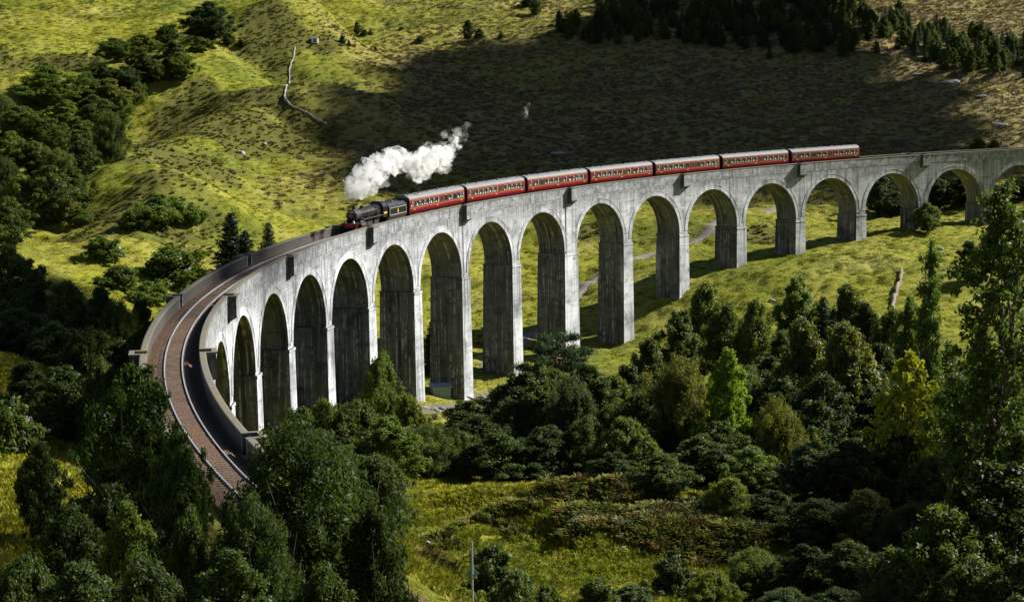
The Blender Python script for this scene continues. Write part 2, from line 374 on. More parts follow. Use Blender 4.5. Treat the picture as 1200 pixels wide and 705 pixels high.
BRACKEN += [hit(x, y, d0=330) + (r,) for x, y, r in ((250, 128, 24), (295, 112, 20), (222, 150, 18), (325, 150, 20), (270, 160, 16), (200, 190, 12), (185, 235, 13), (215, 250, 9), (150, 260, 8), (245, 205, 14), (60, 75, 18), (10, 75, 14), (300, 40, 14), (345, 30, 14), (380, 48, 10), (205, 300, 10), (100, 282, 7), (690, 268, 9), (905, 275, 7))]
def masks(X, Y):
    n1 = fbm(X, Y, 60, 4, 51); n2 = fbm(X, Y, 14, 4, 61)
    hx = X + 62 + n1 * 40 + n2 * 8
    h = smooth(-15, 45, hx) * smooth(425, 500, Y + n1 * 30) * (1 - .75 * smooth(660, 760, Y + n1 * 60 + X * .35) * smooth(80, -20, X))
    h = np.clip(h * (.8 + .4 * n2) + .12 * smooth(.3, .5, n2) * smooth(380, 500, Y), 0, 1)
    b = smooth(.42, .62, fbm(X, Y, 26, 4, 71)) * smooth(300, 380, Y) * (1 - h)
    for x, y, r in BRACKEN:
        b = np.maximum(b, smooth(1.1, .6, np.hypot(X - x, Y - y) / (r * (.66 if y < 260 else 1)) + n2 * 1.4))
    s = np.zeros(np.shape(X))
    for k, w in (('hill', 2.0), ('meadow', 1.6), ('clearing', 2.6), ('river', 4.5)):
        s = np.maximum(s, smooth(w * 1.15, w * .6, seg_dist(X, Y, PATHS[k]) + n2 * .8))
    return h, np.clip(b, 0, 1), s
dense = np.linspace(-.335, .335, 740); sparse = np.linspace(.335, 2 * math.pi - .335, 64)[1:-1]
ANG = np.concatenate([dense, sparse]); rows = np.concatenate([[.02, 3.0], np.linspace(10, 60, 16)[:-1], 60 * (1150 / 60) ** np.linspace(0, 1, 800), [1250, 1400, 1650, 2000, 2500, 3200, 4000]])
AA, RR = np.meshgrid(ANG, rows); GX, GY = np.sin(AA) * RR, np.cos(AA) * RR
GZ = height(GX, GY)
nr, nc = GX.shape
ii, jj = np.meshgrid(np.arange(nr - 1), np.arange(nc), indexing='ij'); j2 = (jj + 1) % nc
Fq = np.stack([ii * nc + jj, ii * nc + j2, (ii + 1) * nc + j2, (ii + 1) * nc + jj], -1).reshape(-1, 4)[:, ::-1]
gm = fast_mesh('ground', np.stack([GX, GY, GZ], -1).reshape(-1, 3), Fq, M['ground']); gm.shade_smooth()
mh, mb_, ms_ = masks(GX.ravel(), GY.ravel())
for nm, arr in (('heather', mh), ('bracken', mb_), ('soil', ms_)):
    a = gm.attributes.new(nm, 'FLOAT', 'POINT'); a.data.foreach_set('value', arr.astype(np.float32))
ground = tag(link('ground', gm), kind='structure')

def ribbon(name, pts, w, mat, lift=.05):
    P = []
    for (x0, y0), (x1, y1) in zip(pts[:-1], pts[1:]):
        n = max(2, int(math.hypot(x1 - x0, y1 - y0) / 1.2))
        P += [(x0 + (x1 - x0) * i / n, y0 + (y1 - y0) * i / n) for i in range(n)]
    P.append(pts[-1]); P = np.array(P)
    for _ in range(6): P[1:-1] = (P[:-2] + P[1:-1] * 2 + P[2:]) / 4
    T = np.gradient(P, axis=0); T /= np.linalg.norm(T, axis=1)[:, None]; Nn = np.stack([-T[:, 1], T[:, 0]], 1)
    offs = np.linspace(-1, 1, 5); ww = w * (.5 + .18 * fbm(P[:, 0], P[:, 1], 5, 2, 5))
    V = []
    for i in range(len(P)):
        for o in offs:
            x, y = P[i] + Nn[i] * o * ww[i]; V.append((x, y, float(height(x, y)) + lift - abs(o) ** 3 * lift * 1.6))
    V = np.array(V); m = 5; fq = np.array([(i * m + k, i * m + k + 1, (i + 1) * m + k + 1, (i + 1) * m + k) for i in range(len(P) - 1) for k in range(m - 1)])
    return tag(link(name, fast_mesh(name, V, fq, mat)), kind='structure')
ribbon('footpath', PATHS['hill'], 3.0, M['gravel'], .22)
ribbon('footpath', PATHS['meadow'], 2.2, M['gravel'], .15)
ribbon('footpath', PATHS['clearing'], 4.0, M['gravel'], .15)

# ------------------------------------------------------------------ viaduct
via = tag(empty('viaduct', pol(th_of(8), 0, -30)), 'long curved concrete railway viaduct of tall round arches', 'viaduct')
VI = Matrix.Translation(via.location).inverted()
def vbuild(mb, name, mat, parent=via, smooth=False):
    o = mb.build(name, mat, None, smooth); o.parent = parent
    o.matrix_parent_inverse = VI
    return o
def fit(o, parent):                              # sub-part of a part that sits at the origin
    o.parent = parent; o.matrix_parent_inverse = Matrix.Identity(4); return o
HW, CROWN, RAD, LEDGE, TOPW, PT = 2.75, 2.68, 7.62, 10.88, -.62, .93
refuges = [-2.5, -.5, 1.5, 3.5, 5.5, 7.5, 9.5, 11.5, 13.5, 15.5, 17.5]
for n in range(-2, 19):
    tc = th_of(n); tl, tr = th_of(n - .5), th_of(n + .5)
    ha = RAD / R
    arc = [tc + ha * math.cos(a) for a in np.linspace(0, math.pi, 33)]
    zz = [-(CROWN + RAD) + RAD * math.sin(a) for a in np.linspace(0, math.pi, 33)]
    zr = [railz(tc) - railz(t) for t in arc]      # arch springs level about its own crown
    mb = MB()
    def uvs(t, z): return (t * R, z)
    for side in (1, -1):
        q = HW * side
        def col(t0, b0, t1, b1):
            zt = TOPW; lv = 4
            for k in range(lv):
                f0, f1 = k / lv, (k + 1) / lv
                pts = [(t0, b0 + (zt - b0) * f0), (t1, b1 + (zt - b1) * f0), (t1, b1 + (zt - b1) * f1), (t0, b0 + (zt - b0) * f1)]
                if side < 0: pts = pts[::-1]
                mb.quad([pol(t, q, z) for t, z in pts], [uvs(t, z) for t, z in pts])
        col(tl, -LEDGE, arc[0], -LEDGE)
        for i in range(32):
            b0, b1 = zz[i] + zr[i], zz[i + 1] + zr[i + 1]
            col(arc[i], b0, arc[i + 1], b1)
        col(arc[-1], -LEDGE, tr, -LEDGE)
    # soffit and jambs
    ring = [(arc[0], -LEDGE)] + [(arc[i], zz[i] + zr[i]) for i in range(33)] + [(arc[-1], -LEDGE)]
    L = 0
    for i in range(len(ring) - 1):
        (t0, z0), (t1, z1) = ring[i], ring[i + 1]; d = math.hypot((t1 - t0) * R, z1 - z0)
        for k in range(3):
            q0, q1 = HW - k * 2 * HW / 3, HW - (k + 1) * 2 * HW / 3
            mb.quad([pol(t0, q0, z0), pol(t0, q1, z0), pol(t1, q1, z1), pol(t1, q0, z1)], [(q0 + n * 7.3, z0 - 1.0), (q1 + n * 7.3, z0 - 1.0), (q1 + n * 7.3, z1 - 1.0), (q0 + n * 7.3, z1 - 1.0)])
        L += d
    for i in range(12):
        a_, b_ = tl + (tr - tl) * i / 12, tl + (tr - tl) * (i + 1) / 12
        mb.quad([pol(a_, HW - .1, TOPW - .01), pol(a_, -HW + .1, TOPW - .01), pol(b_, -HW + .1, TOPW - .01), pol(b_, HW - .1, TOPW - .01)])
    sp = vbuild(mb, 'spandrel', M['concrete']); sp.data.materials.append(M['shade_algae'])
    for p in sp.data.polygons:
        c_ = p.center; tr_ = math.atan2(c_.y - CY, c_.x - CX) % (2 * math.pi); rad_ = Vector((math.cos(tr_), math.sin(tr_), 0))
        if abs(p.normal.dot(rad_)) < .5 and c_.z < railz(tr_) - 1.2: p.material_index = 1  # soffit and jambs take the concrete with shade painted in
    # raised arch ring with a thin outer fillet on each face
    for side in (1, -1):
        rb = MB()
        for a0, a1 in zip(np.linspace(0, math.pi, 33)[:-1], np.linspace(0, math.pi, 33)[1:]):
            for (r0, r1, pr) in ((RAD + .004, RAD + .80, .045), (RAD + .80, RAD + .93, .085)):
                P = []
                for a, r, qq in ((a0, r0, pr), (a1, r0, pr), (a1, r1, pr), (a0, r1, pr), (a0, r0, -.05), (a1, r0, -.05), (a1, r1, -.05), (a0, r1, -.05)):
                    t = tc + r * math.cos(a) / R; z = -(CROWN + RAD) + r * math.sin(a) + railz(tc) - railz(t)
                    P.append((pol(t, (HW + qq) * side, z), (t * R, z - 2.5)))
                for f in ((0, 1, 2, 3), (0, 4, 5, 1), (2, 6, 7, 3)):
                    rb.quad([P[k][0] for k in f], [P[k][1] for k in f])
        fit(rb.build('arch_ring', M['concrete']), sp)
def zground(t, q=0): p = pol(t, q, 0); return float(height(p[0], p[1]))
for k in range(-2, 18):                          # twenty piers
    n = k + .5; t = th_of(n); w = (DTH * R - 2 * RAD + (EX * R if k == 9 else 0)) / 2
    zb = min(zground(t, q) for q in (-HW, 0, HW)) - 1.5 - railz(t)
    mb = MB()
    def blk(w0, q0, z0, w1, q1, z1):
        c = lambda w, q, z: [(t + w / R, q, z), (t - w / R, q, z), (t - w / R, -q, z), (t + w / R, -q, z)]
        A, B = c(w0, q0, z0), c(w1, q1, z1)
        P = lambda p: (CX + (R - p[1]) * math.cos(p[0]), CY + (R - p[1]) * math.sin(p[0]), railz(t) + p[2])
        for i in range(4):
            j = (i + 1) % 4; fs = [A[i], A[j], B[j], B[i]]
            mb.quad([P(p) for p in fs], [((p[0] * R if i % 2 == 0 else p[1] + n * 5.1), p[2]) for p in fs])
        mb.quad([P(p) for p in A[::-1]], [(p[0] * R, p[1]) for p in A]); mb.quad([P(p) for p in B], [(p[0] * R, p[1]) for p in B])
    h = -LEDGE - zb
    blk(w + .16 + h * .012, HW + .16 + h * .012, zb, w + .16, HW + .16, -LEDGE + .006)
    pr = vbuild(mb, 'pier', M['concrete']); pr.data.materials.append(M['shade_algae'])
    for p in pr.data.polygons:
        if abs(p.normal.dot(Vector((math.cos(t), math.sin(t), 0)))) < .5: p.material_index = 1  # pier flanks: shade worked into the darker stained tone
    mb = MB(); blk(w + .25, HW + .25, -LEDGE - .34, w + .22, HW + .22, -LEDGE - .03)
    lg_ = fit(mb.build('ledge', M['concrete']), pr)
    mb = MB(); blk(w + .5, HW + .42, zb, w + .42, HW + .36, zb + 1.5)
    ft_ = fit(mb.build('footing', M['concrete']), pr)
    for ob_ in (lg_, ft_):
        ob_.data.materials.append(M['shade_algae'])
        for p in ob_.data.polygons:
            if abs(p.normal.dot(Vector((math.cos(t), math.sin(t), 0)))) < .5: p.material_index = 1  # ledge and footing flanks carry the same painted shade
    if k == 9:                                    # broad king pier carries a shallow pilaster up to its refuge
        mb = MB(); blk(w - .35, HW + .13, -LEDGE, w - .35, HW + .13, -2.0); fit(mb.build('pilaster', M['concrete']), pr)
for tt, s in ((T_NEAR, 1), (T_FAR, -1)):          # abutments
    mb = MB(); t0, t1 = tt - s * .2 / R, tt + s * 9 / R
    for q0, q1 in ((HW, -HW),):
        c = [(t0, HW), (t1, HW), (t1, -HW), (t0, -HW)]
        for i in range(4):
            (ta, qa), (tb, qb) = c[i], c[(i + 1) % 4]
            mb.quad([pol(ta, qa, -14), pol(tb, qb, -14), pol(tb, qb, TOPW), pol(ta, qa, TOPW)], [(ta * R + qa, -14), (tb * R + qb, -14), (tb * R + qb, -.6), (ta * R + qa, -.6)])
        mb.quad([pol(t, q, TOPW) for t, q in c])
    vbuild(mb, 'abutment', M['concrete'])
# parapets between refuges, copings, refuge bays
def sweep(mb, prof, ta, tb, step=1.2, ends=True):  # prof: closed (q,z) list
    n = max(1, int(abs(tb - ta) * R / step)); ts = [ta + (tb - ta) * i / n for i in range(n + 1)]
    per = [0]
    for i in range(len(prof)): per.append(per[-1] + math.dist(prof[i], prof[(i + 1) % len(prof)]))
    for a, b in zip(ts[:-1], ts[1:]):
        for i in range(len(prof)):
            j = (i + 1) % len(prof); pts = [(a, prof[i]), (b, prof[i]), (b, prof[j]), (a, prof[j])]
            mb.quad([pol(t, *p) for t, p in pts], [(t * R + p[0] * .3, p[1]) for t, p in pts])
    if ends:
        mb.quad([pol(ta, *p) for p in prof], [(p[0] + 3, p[1]) for p in prof]); mb.quad([pol(tb, *p) for p in prof[::-1]], [(p[0] + 3, p[1]) for p in prof[::-1]])
RW = 1.05 / R                                     # half width of a refuge
edges = [th_of(n) for n in refuges]
edges[0] = T_NEAR + .5 / R
ENDS = [T_NEAR + 9 / R] + edges + [T_FAR - 6 / R]
for side in (1, -1):
    for i in range(len(ENDS) - 1):
        ta = ENDS[i] - (RW if i > 0 else 0); tb = ENDS[i + 1] + (RW if i < len(ENDS) - 2 else 0)
        prof = [(side * (HW - .45), TOPW - .6), (side * (HW + .025), TOPW - .3), (side * (HW + .025), PT - .16), (side * (HW - .45), PT - .16)]
        mb = MB(); sweep(mb, prof, ta, tb); p = vbuild(mb, 'parapet', M['concrete']); p.data.materials.append(M['grime'])
        for f_ in p.data.polygons:                # the track side is grimed with soot and algae
            if abs(f_.normal.z) < .5 and abs(R - math.hypot(f_.center.x - CX, f_.center.y - CY)) < HW - .3: f_.material_index = 1
        mb = MB(); prof = [(side * (HW - .52), PT - .158), (side * (HW + .08), PT - .158), (side * (HW + .08), PT - .04), (side * (HW - .02), PT), (side * (HW - .46), PT), (side * (HW - .52), PT - .04)]
        sweep(mb, prof, ta, tb); fit(mb.build('coping', M['coping']), p)
    for i, t in enumerate(edges):
        mb = MB(); PJ = .95
        zb0 = -2.0
        prof = [(side * (HW - .02), zb0), (side * (HW + PJ), zb0 + .6), (side * (HW + PJ), PT - .16), (side * (HW + PJ - .3), PT - .16), (side * (HW + PJ - .3), TOPW), (side * (HW - .02), TOPW)]
        sweep(mb, prof, t + RW, t - RW, 1.0)
        for s2 in (1, -1):                        # cheek walls
            a0, a1 = t + s2 * RW, t + s2 * (RW - .3 / R)
            sweep(mb, [(side * (HW - .45), TOPW), (side * (HW + PJ - .3), TOPW), (side * (HW + PJ - .3), PT - .16), (side * (HW - .45), PT - .16)], a0, a1)
        p = vbuild(mb, 'refuge', M['concrete']); p.data.materials.append(M['shade_algae'])
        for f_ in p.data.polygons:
            if abs(f_.normal.dot(Vector((-math.sin(t), math.cos(t), 0)))) > .7 or f_.normal.z < -.3: f_.material_index = 1  # side and under faces coloured dark to deepen their shade
        mb = MB()
        for c0, c1, ta, tb in ((HW + PJ - .38, HW + PJ + .08, t + RW + .08 / R, t - RW - .08 / R), (HW - .5, HW + PJ - .385, t + RW + .08 / R, t + RW - .36 / R), (HW - .5, HW + PJ - .385, t - RW + .36 / R, t - RW - .08 / R)):
            sweep(mb, [(side * c0, PT - .157), (side * c1, PT - .157), (side * c1, PT + .012), (side * c0, PT + .012)], ta, tb)
        fit(mb.build('coping', M['coping']), p)

# ------------------------------------------------------------------ track
t_a, t_b = math.radians(232), math.radians(97)
ns = int((t_a - t_b) * R / .45); ts = np.linspace(t_a, t_b, ns)
qs = np.array([2.31, 2.0, 1.75, 1.45, 1.1, .8, .4, 0, -.4, -.8, -1.1, -1.45, -1.8, -2.05, -2.31])
zs = np.array([-.60, -.58, -.50, -.30, -.15, -.14, -.13, -.13, -.13, -.14, -.15, -.18, -.26, -.34, -.38])
TT, QQ = np.meshgrid(ts, qs, indexing='ij'); ZZ = np.broadcast_to(zs, TT.shape) + (fbm(TT * R, QQ, .6, 3, 9)) * .04 + fbm(TT * R, QQ, 4, 2, 19) * .02
V = np.stack([CX + (R - QQ) * np.cos(TT), CY + (R - QQ) * np.sin(TT), -(TT - math.pi / 2) * R * GR + ZZ], -1).reshape(-1, 3)
m_ = len(qs); ii, jj = np.meshgrid(np.arange(ns - 1), np.arange(m_ - 1), indexing='ij')
fq = np.stack([ii * m_ + jj, ii * m_ + jj + 1, (ii + 1) * m_ + jj + 1, (ii + 1) * m_ + jj], -1).reshape(-1, 4)[:, ::-1]
bm_ = fast_mesh('track_bed', V, fq, M['ballast']); bm_.shade_smooth()
tag(link('track_bed', bm_), kind='structure')
track = tag(empty('railway_track', pol(math.radians(190), 0, -.2)), 'single curving railway track of two steel rails along the viaduct top', 'railway track')
TI = Matrix.Translation(track.location).inverted()
for g in (.7525, -.7525):
    mb = MB(); prof = [(g - .07, -.16), (g + .07, -.16), (g + .02, -.12), (g + .02, -.04), (g + .044, -.04), (g + .041, 0), (g - .041, 0), (g - .044, -.04), (g - .02, -.04), (g - .02, -.12)]
    sweep(mb, prof, t_a, t_b, 1.5); o = mb.build('rail', M['rail'], track); o.matrix_parent_inverse = TI
mb = MB(); mb.box(-.125, .125, -1.3, 1.3, -.12, .0); slm = mb.mesh('sleeper', M['sleeper'])
for i in range(300):
    t = math.radians(211) - i * .66 / R; p = pol(t, 0, -.124); o = link('sleeper', slm, track); o.matrix_parent_inverse = TI
    o.location = p; o.rotation_euler = (0, 0, t + math.pi / 2 + random.uniform(-.01, .01))

# ------------------------------------------------------------------ train
def vehicle(name, s_mid):                        # x forward = towards the near end of the viaduct
    t = s_mid / R; o = empty(name, pol(t, 0, 0)); o.rotation_euler = (0, math.atan(GR), t + math.pi / 2); return o
def child(mb, name, mat, parent, smooth=False): return mb.build(name, mat, parent, smooth)
def wheelset(parent, x, r, name='wheel', spokes=False):
    for s in (1, -1):
        mb = MB(); mb.lathe([(-.07, r * .35), (-.07, r), (.05, r), (.05, r + .03), (.08, r + .03), (.08, r * .3)] if s < 0 else [(-.08, r * .3), (-.08, r + .03), (-.05, r + .03), (-.05, r), (.07, r), (.07, r * .35)], (x, s * .75, r), 'y', 18)
        w = child(mb, name, M['dark'], parent)
# --- coach (mark one style side-corridor stock, 19.6 m body)
BL, BW = 9.75, 1.39
def coach_side(y):                               # body cross-section: slight tumblehome
    return y
coach = None
PROF = [(-1.30, 1.02), (-1.36, 1.30), (-BW, 1.75), (-BW, 2.35), (-1.35, 2.95), (-1.30, 3.12)]
ROOF = [(-1.31, 3.12), (-1.20, 3.36), (-.95, 3.55), (-.55, 3.70), (0, 3.76), (.55, 3.70), (.95, 3.55), (1.20, 3.36), (1.31, 3.12)]
WX = [(-8.9, .34), (-7.75, .60), (-6.15, .60), (-4.55, .60), (-2.95, .60), (-1.35, .30), (.35, .60), (1.95, .60), (3.55, .60), (5.15, .60), (6.75, .60), (7.95, .3), (8.95, .34)]
def make_coach(s_mid, variant):
    o = vehicle('railway_coach', s_mid)
    rnd = random.Random(variant * 7 + 3)
    wx = [(x + rnd.uniform(-.06, .06), w) for x, w in WX]
    if variant in (2, 3):
        wx = [(-8.9, .34), (-7.7, .55), (-6.3, .55), (-4.3, .85), (-2.1, .5), (-.7, .3), (.6, .6), (2.2, .6), (3.8, .6), (5.4, .6), (7.0, .6), (8.9, .34)]
    mb = MB(); full = PROF + [(-y, z) for y, z in PROF[::-1]]
    for i in range(len(PROF) - 1):
        for sgn in (1, -1):
            (y0, z0), (y1, z1) = PROF[i], PROF[i + 1]
            q = [(-BL, sgn * y0, z0), (BL, sgn * y0, z0), (BL, sgn * y1, z1), (-BL, sgn * y1, z1)]
            mb.quad(q if sgn > 0 else q[::-1])
    for x in (-BL, BL): mb.quad([(x, y, z) for y, z in full + []])
    mb.quad([(-BL, -1.30, 1.02), (-BL, 1.30, 1.02), (BL, 1.30, 1.02), (BL, -1.30, 1.02)])
    child(mb, 'body', M['maroon'], o)
    mb = MB()
    for (y0, z0), (y1, z1) in zip(ROOF[:-1], ROOF[1:]): mb.quad([(-BL - .02, y0, z0), (BL + .02, y0, z0), (BL + .02, y1, z1), (-BL - .02, y1, z1)])
    for x in (-BL - .02, BL + .02): mb.quad([(x, y, z) for y, z in ROOF])
    mb.quad([(-BL - .02, -1.31, 3.12), (-BL - .02, 1.31, 3.12), (BL + .02, 1.31, 3.12), (BL + .02, -1.31, 3.12)])
    rf = child(mb, 'roof', M['roofgrey'], o)
    for k in range(11):
        mb = MB(); x = -8.6 + k * 1.72 + rnd.uniform(-.15, .15); mb.lathe([(-.08, .05), (-.08, .13), (.10, .13), (.16, .06)], (x, .42 * (-1) ** k, 3.74), 'z', 8)
        child(mb, 'vent', M['dark'] if k % 3 else M['roofgrey'], rf)
    for x, w in wx:                               # framed windows on both sides
        door = w < .32
        for s in (1, -1):
            yb = s * (BW - .008)
            z0, z1 = 1.92, 2.78
            mb = MB(); mb.box(x - w, x + w, min(yb, yb + s * .035) - .01, max(yb, yb + s * .035), z0, z1)
            g = child(mb, 'window', M['glass'], o)
            mb = MB(); fy0, fy1 = sorted((yb - s * .02, yb + s * .05)); e = .04
            for b in ((x - w - e, x + w + e, z0 - e, z0), (x - w - e, x + w + e, z1, z1 + e), (x - w - e, x - w, z0, z1), (x + w, x + w + e, z0, z1)):
                mb.box(b[0], b[1], fy0, fy1, b[2], b[3])
            child(mb, 'frame', M['trim'], g)
            if not door and rnd.random() < .95:   # pale headrest covers and tables seen at the glass
                mb = MB(); yy0, yy1 = sorted((yb + s * .03, yb + s * .038))
                mb.box(x - w + .04, x - w + .04 + w * rnd.uniform(.3, .5), yy0, yy1, z0 + .02, z0 + rnd.uniform(.2, .4)); mb.box(x + w * .35, x + w - .05, yy0, yy1, z0 + .02, z0 + rnd.uniform(.2, .42))
                mb.box(x - w + .03, x - w + .16, yy0, yy1, z0 + .45, z1 - .03)
                child(mb, 'curtain', M['curtain'], g)
    for s in (1, -1):
        for z in (1.66, 2.99):                    # yellow lining
            mb = MB(); y0, y1 = sorted((s * 1.3, s * (1.40 if z < 2 else 1.372))); mb.box(-BL + .1, BL - .1, y0, y1, z, z + .035); child(mb, 'lining', M['yellow'], o)
        for x in (-9.2, 8.3):
            for dx in (0, .75):
                mb = MB(); y0, y1 = sorted((s * 1.36, s * 1.395)); mb.box(x + dx, x + dx + .025, y0, y1, 1.1, 2.9); child(mb, 'door_seam', M['dark'], o)
        for x in (-8.6, 0.2, 8.2):
            mb = MB(); y0, y1 = sorted((s * 1.37, s * 1.402)); mb.box(x - .28, x + .28, y0, y1, 1.42, 1.52); child(mb, 'lettering', M['yellow'], o)
    for x, s in ((-BL, -1), (BL, 1)):
        mb = MB(); mb.box(min(x, x + s * .42), max(x, x + s * .42), -.62, .62, 1.15, 3.35); child(mb, 'gangway', M['dark'], o)
        mb = MB(); x0, x1 = sorted((x - s * .02, x + s * .05)); mb.box(x0, x1, -1.32, 1.32, 1.0, 3.3); child(mb, 'end_panel', M['dark'], o)
    mb = MB(); mb.box(-BL + .1, BL - .1, -1.15, 1.15, .82, 1.04); mb.box(-3.2, -1, -1.1, 1.1, .45, .84); mb.box(.6, 2.8, -1.1, 1.1, .5, .84); child(mb, 'underframe', M['dark'], o)
    for bx in (-7.1, 7.1):
        mb = MB()
        for s in (1, -1): mb.box(bx - 1.9, bx + 1.9, s * 1.0 - .08, s * 1.0 + .08, .42, .74)
        mb.box(bx - .35, bx + .35, -1.1, 1.1, .3, .82); bg = child(mb, 'bogie', M['dark'], o)
        for dx in (-1.3, 1.3): wheelset(bg, bx + dx, .46)
    return o
S0 = 630.3
coach_text = ['maroon railway coach coupled directly behind the locomotive tender', 'maroon railway coach, second behind the steam locomotive', 'maroon railway coach, third behind the locomotive, with wider middle window',
              'maroon railway coach in the middle of the train, fourth of seven', 'maroon railway coach, fifth behind the steam locomotive', 'maroon railway coach next to last in the train', 'last maroon railway coach at the tail of the train']
for k in range(7): tag(make_coach(S0 - 20.62 * k - 10.31, k), coach_text[k], 'railway coach', 'coaches of the steam train')

# --- locomotive: black two-cylinder 4-6-0
LOC_MID = S0 + .6 + 7.3 + 5.9
L = tag(vehicle('steam_locomotive', LOC_MID), 'black steam locomotive with red buffer beam leading the train', 'locomotive')
C = lambda mb, n, m, p=L, sm=False: child(mb, n, M[m], p, sm)
mb = MB(); mb.lathe([(-3.0, .80), (-3.0, .88), (-1.0, .86), (1.6, .80), (1.6, .79), (3.05, .79)], (0, 0, 2.42), 'x', 28); boiler = C(mb, 'boiler', 'black')
for x in (-2.0, -.6, .7, 1.62):
    mb = MB(); r = .82 if x > 1 else .875 if x < -.8 else .86; mb.lathe([(-.03, .5), (-.03, r + .012), (.03, r + .012), (.03, .5)], (x, 0, 2.42), 'x', 28); C(mb, 'boiler_band', 'dark', boiler)
mb = MB(); mb.lathe([(0, .83), (1.72, .83)], (3.05, 0, 2.42), 'x', 28); sb = C(mb, 'smokebox', 'dark')
mb = MB(); mb.lathe([(0, .74), (.08, .72), (.16, .5), (.19, .1)], (4.77, 0, 2.42), 'x', 24); d_ = C(mb, 'smokebox_door', 'black', sb)
mb = MB(); mb.box(4.9, 5.0, -.03, .03, 2.1, 2.75); mb.box(4.9, 5.02, -.4, .4, 2.38, 2.44); C(mb, 'door_handle', 'steel', sb)
mb = MB(); mb.box(4.93, 4.97, -.28, .28, 2.92, 3.02); C(mb, 'number_plate', 'whitepaint', sb)
mb = MB(); mb.lathe([(-.1, .42), (.05, .27), (.45, .25), (.52, .31), (.58, .29)], (3.95, 0, 3.22), 'z', 18); C(mb, 'chimney', 'black')
mb = MB(); mb.lathe([(-.1, .42), (.1, .36), (.3, .30), (.38, .12)], (.9, 0, 3.2), 'z', 18); C(mb, 'dome', 'black')
for y in (-.12, .12):
    mb = MB(); mb.lathe([(0, .09), (.22, .07), (.3, .04)], (-1.9, y, 3.25), 'z', 10); C(mb, 'safety_valve', 'brass')
mb = MB()
sec = [(-.98, 1.3), (-1.0, 2.3), (-.86, 3.0), (-.45, 3.30), (0, 3.38), (.45, 3.30), (.86, 3.0), (1.0, 2.3), (.98, 1.3)]
for (a, b) in zip(sec[:-1], sec[1:]): mb.quad([(-4.3, *a), (-2.5, a[0] * .95, a[1] * .99), (-2.5, b[0] * .95, b[1] * .99), (-4.3, *b)])
mb.quad([(-2.5, y * .95, z * .99) for y, z in sec]); mb.quad([(-4.3, y, z) for y, z in sec][::-1]); fbx = C(mb, 'firebox', 'black')
mb = MB()                                         # running plate, lifted over the driving wheels
for s in (1, -1):
    mb.box(-4.3, 3.3, s * 1.05 - .28, s * 1.05 + .28, 1.72, 1.78); mb.box(3.35, 5.5, s * 1.05 - .28, s * 1.05 + .28, 1.32, 1.38); mb.box(3.28, 3.36, s * 1.05 - .28, s * 1.05 + .28, 1.33, 1.77)
mb.box(4.4, 5.5, -.8, .8, 1.32, 1.37); C(mb, 'running_plate', 'dark')
for s in (1, -1):
    mb = MB(); mb.box(-4.3, 3.3, s * 1.335 - .006, s * 1.335 + .006, 1.73, 1.77); C(mb, 'plate_edge', 'steel')
    mb = MB(); mb.tube([(-2.4, s * .93, 2.75), (0, s * .9, 2.75), (3.0, s * .86, 2.72), (4.3, s * .87, 2.7)], .025, 6); C(mb, 'handrail', 'steel')
    mb = MB(); mb.tube([(3.5, s * .88, 2.0), (3.1, s * 1.0, 1.8), (2.5, s * 1.05, 1.3)], .09, 8); C(mb, 'steam_pipe', 'dark')
    mb = MB(); mb.lathe([(-.75, .3), (-.75, .40), (.7, .40), (.7, .3)], (3.75, s * 1.08, .95), 'x', 18); cyl = C(mb, 'cylinder', 'dark')
    mb = MB(); mb.lathe([(-.7, .2), (-.7, .24), (.7, .24), (.7, .2)], (3.75, s * 1.1, 1.42), 'x', 14); C(mb, 'valve_chest', 'dark', cyl)
    mb = MB(); mb.box(-2.9, 2.15, s * 1.0 - .03, s * 1.0 + .03, .62, .74); C(mb, 'coupling_rod', 'steel')
    mb = MB(); mb.box(-.3, 3.0, s * 1.12 - .03, s * 1.12 + .03, .74, .84); mb.box(1.3, 3.0, s * 1.12 - .05, s * 1.12 + .05, 1.08, 1.16); C(mb, 'connecting_rod', 'steel')
    mb = MB(); mb.lathe([(0, .12), (.28, .10), (.30, .24), (.34, .24)], (5.62, s * .87, 1.05), 'x', 14); C(mb, 'buffer', 'dark')
    mb = MB(); mb.box(5.36, 5.56, s * .62 - .1, s * .62 + .1, 1.38, 1.68); mb.box(5.4, 5.52, s * .62 - .06, s * .62 + .06, 1.68, 1.76); C(mb, 'lamp', 'whitepaint')
    mb = MB(); mb.box(-5.85, -5.3, s * 1.3 - .02, s * 1.3 + .02, .35, .42); mb.box(-5.85, -5.3, s * 1.3 - .02, s * 1.3 + .02, .85, .92); mb.box(-5.85, -5.8, s * 1.3 - .02, s * 1.3 + .02, .35, 1.7); C(mb, 'cab_steps', 'dark')
    for x in (-2.75, -.25, 2.0): pass
for x in (-2.75, -.25, 2.0): wheelset(L, x, .915, 'driving_wheel')
for x in (3.0, 4.9): wheelset(L, x, .5, 'leading_wheel')
mb = MB(); mb.box(5.5, 5.6, -1.3, 1.3, .82, 1.33); bb = C(mb, 'buffer_beam', 'red')
mb = MB(); mb.tube([(5.6, 0, 1.0), (5.72, 0, .8), (5.7, 0, .5)], .05, 6); C(mb, 'coupling', 'dark', bb)
mb = MB(); mb.box(-4.3, 5.5, -.55, .55, .7, 1.3); C(mb, 'frame', 'dark')
mb = MB()
cabp = [(-1.28, 1.3), (-1.33, 2.2), (-1.3, 2.9), (-1.0, 3.45), (-.5, 3.68), (0, 3.74), (.5, 3.68), (1.0, 3.45), (1.3, 2.9), (1.33, 2.2), (1.28, 1.3)]
for a, b in zip(cabp[:-1], cabp[1:]): mb.quad([(-5.8, *a), (-4.25, *a), (-4.25, *b), (-5.8, *b)])
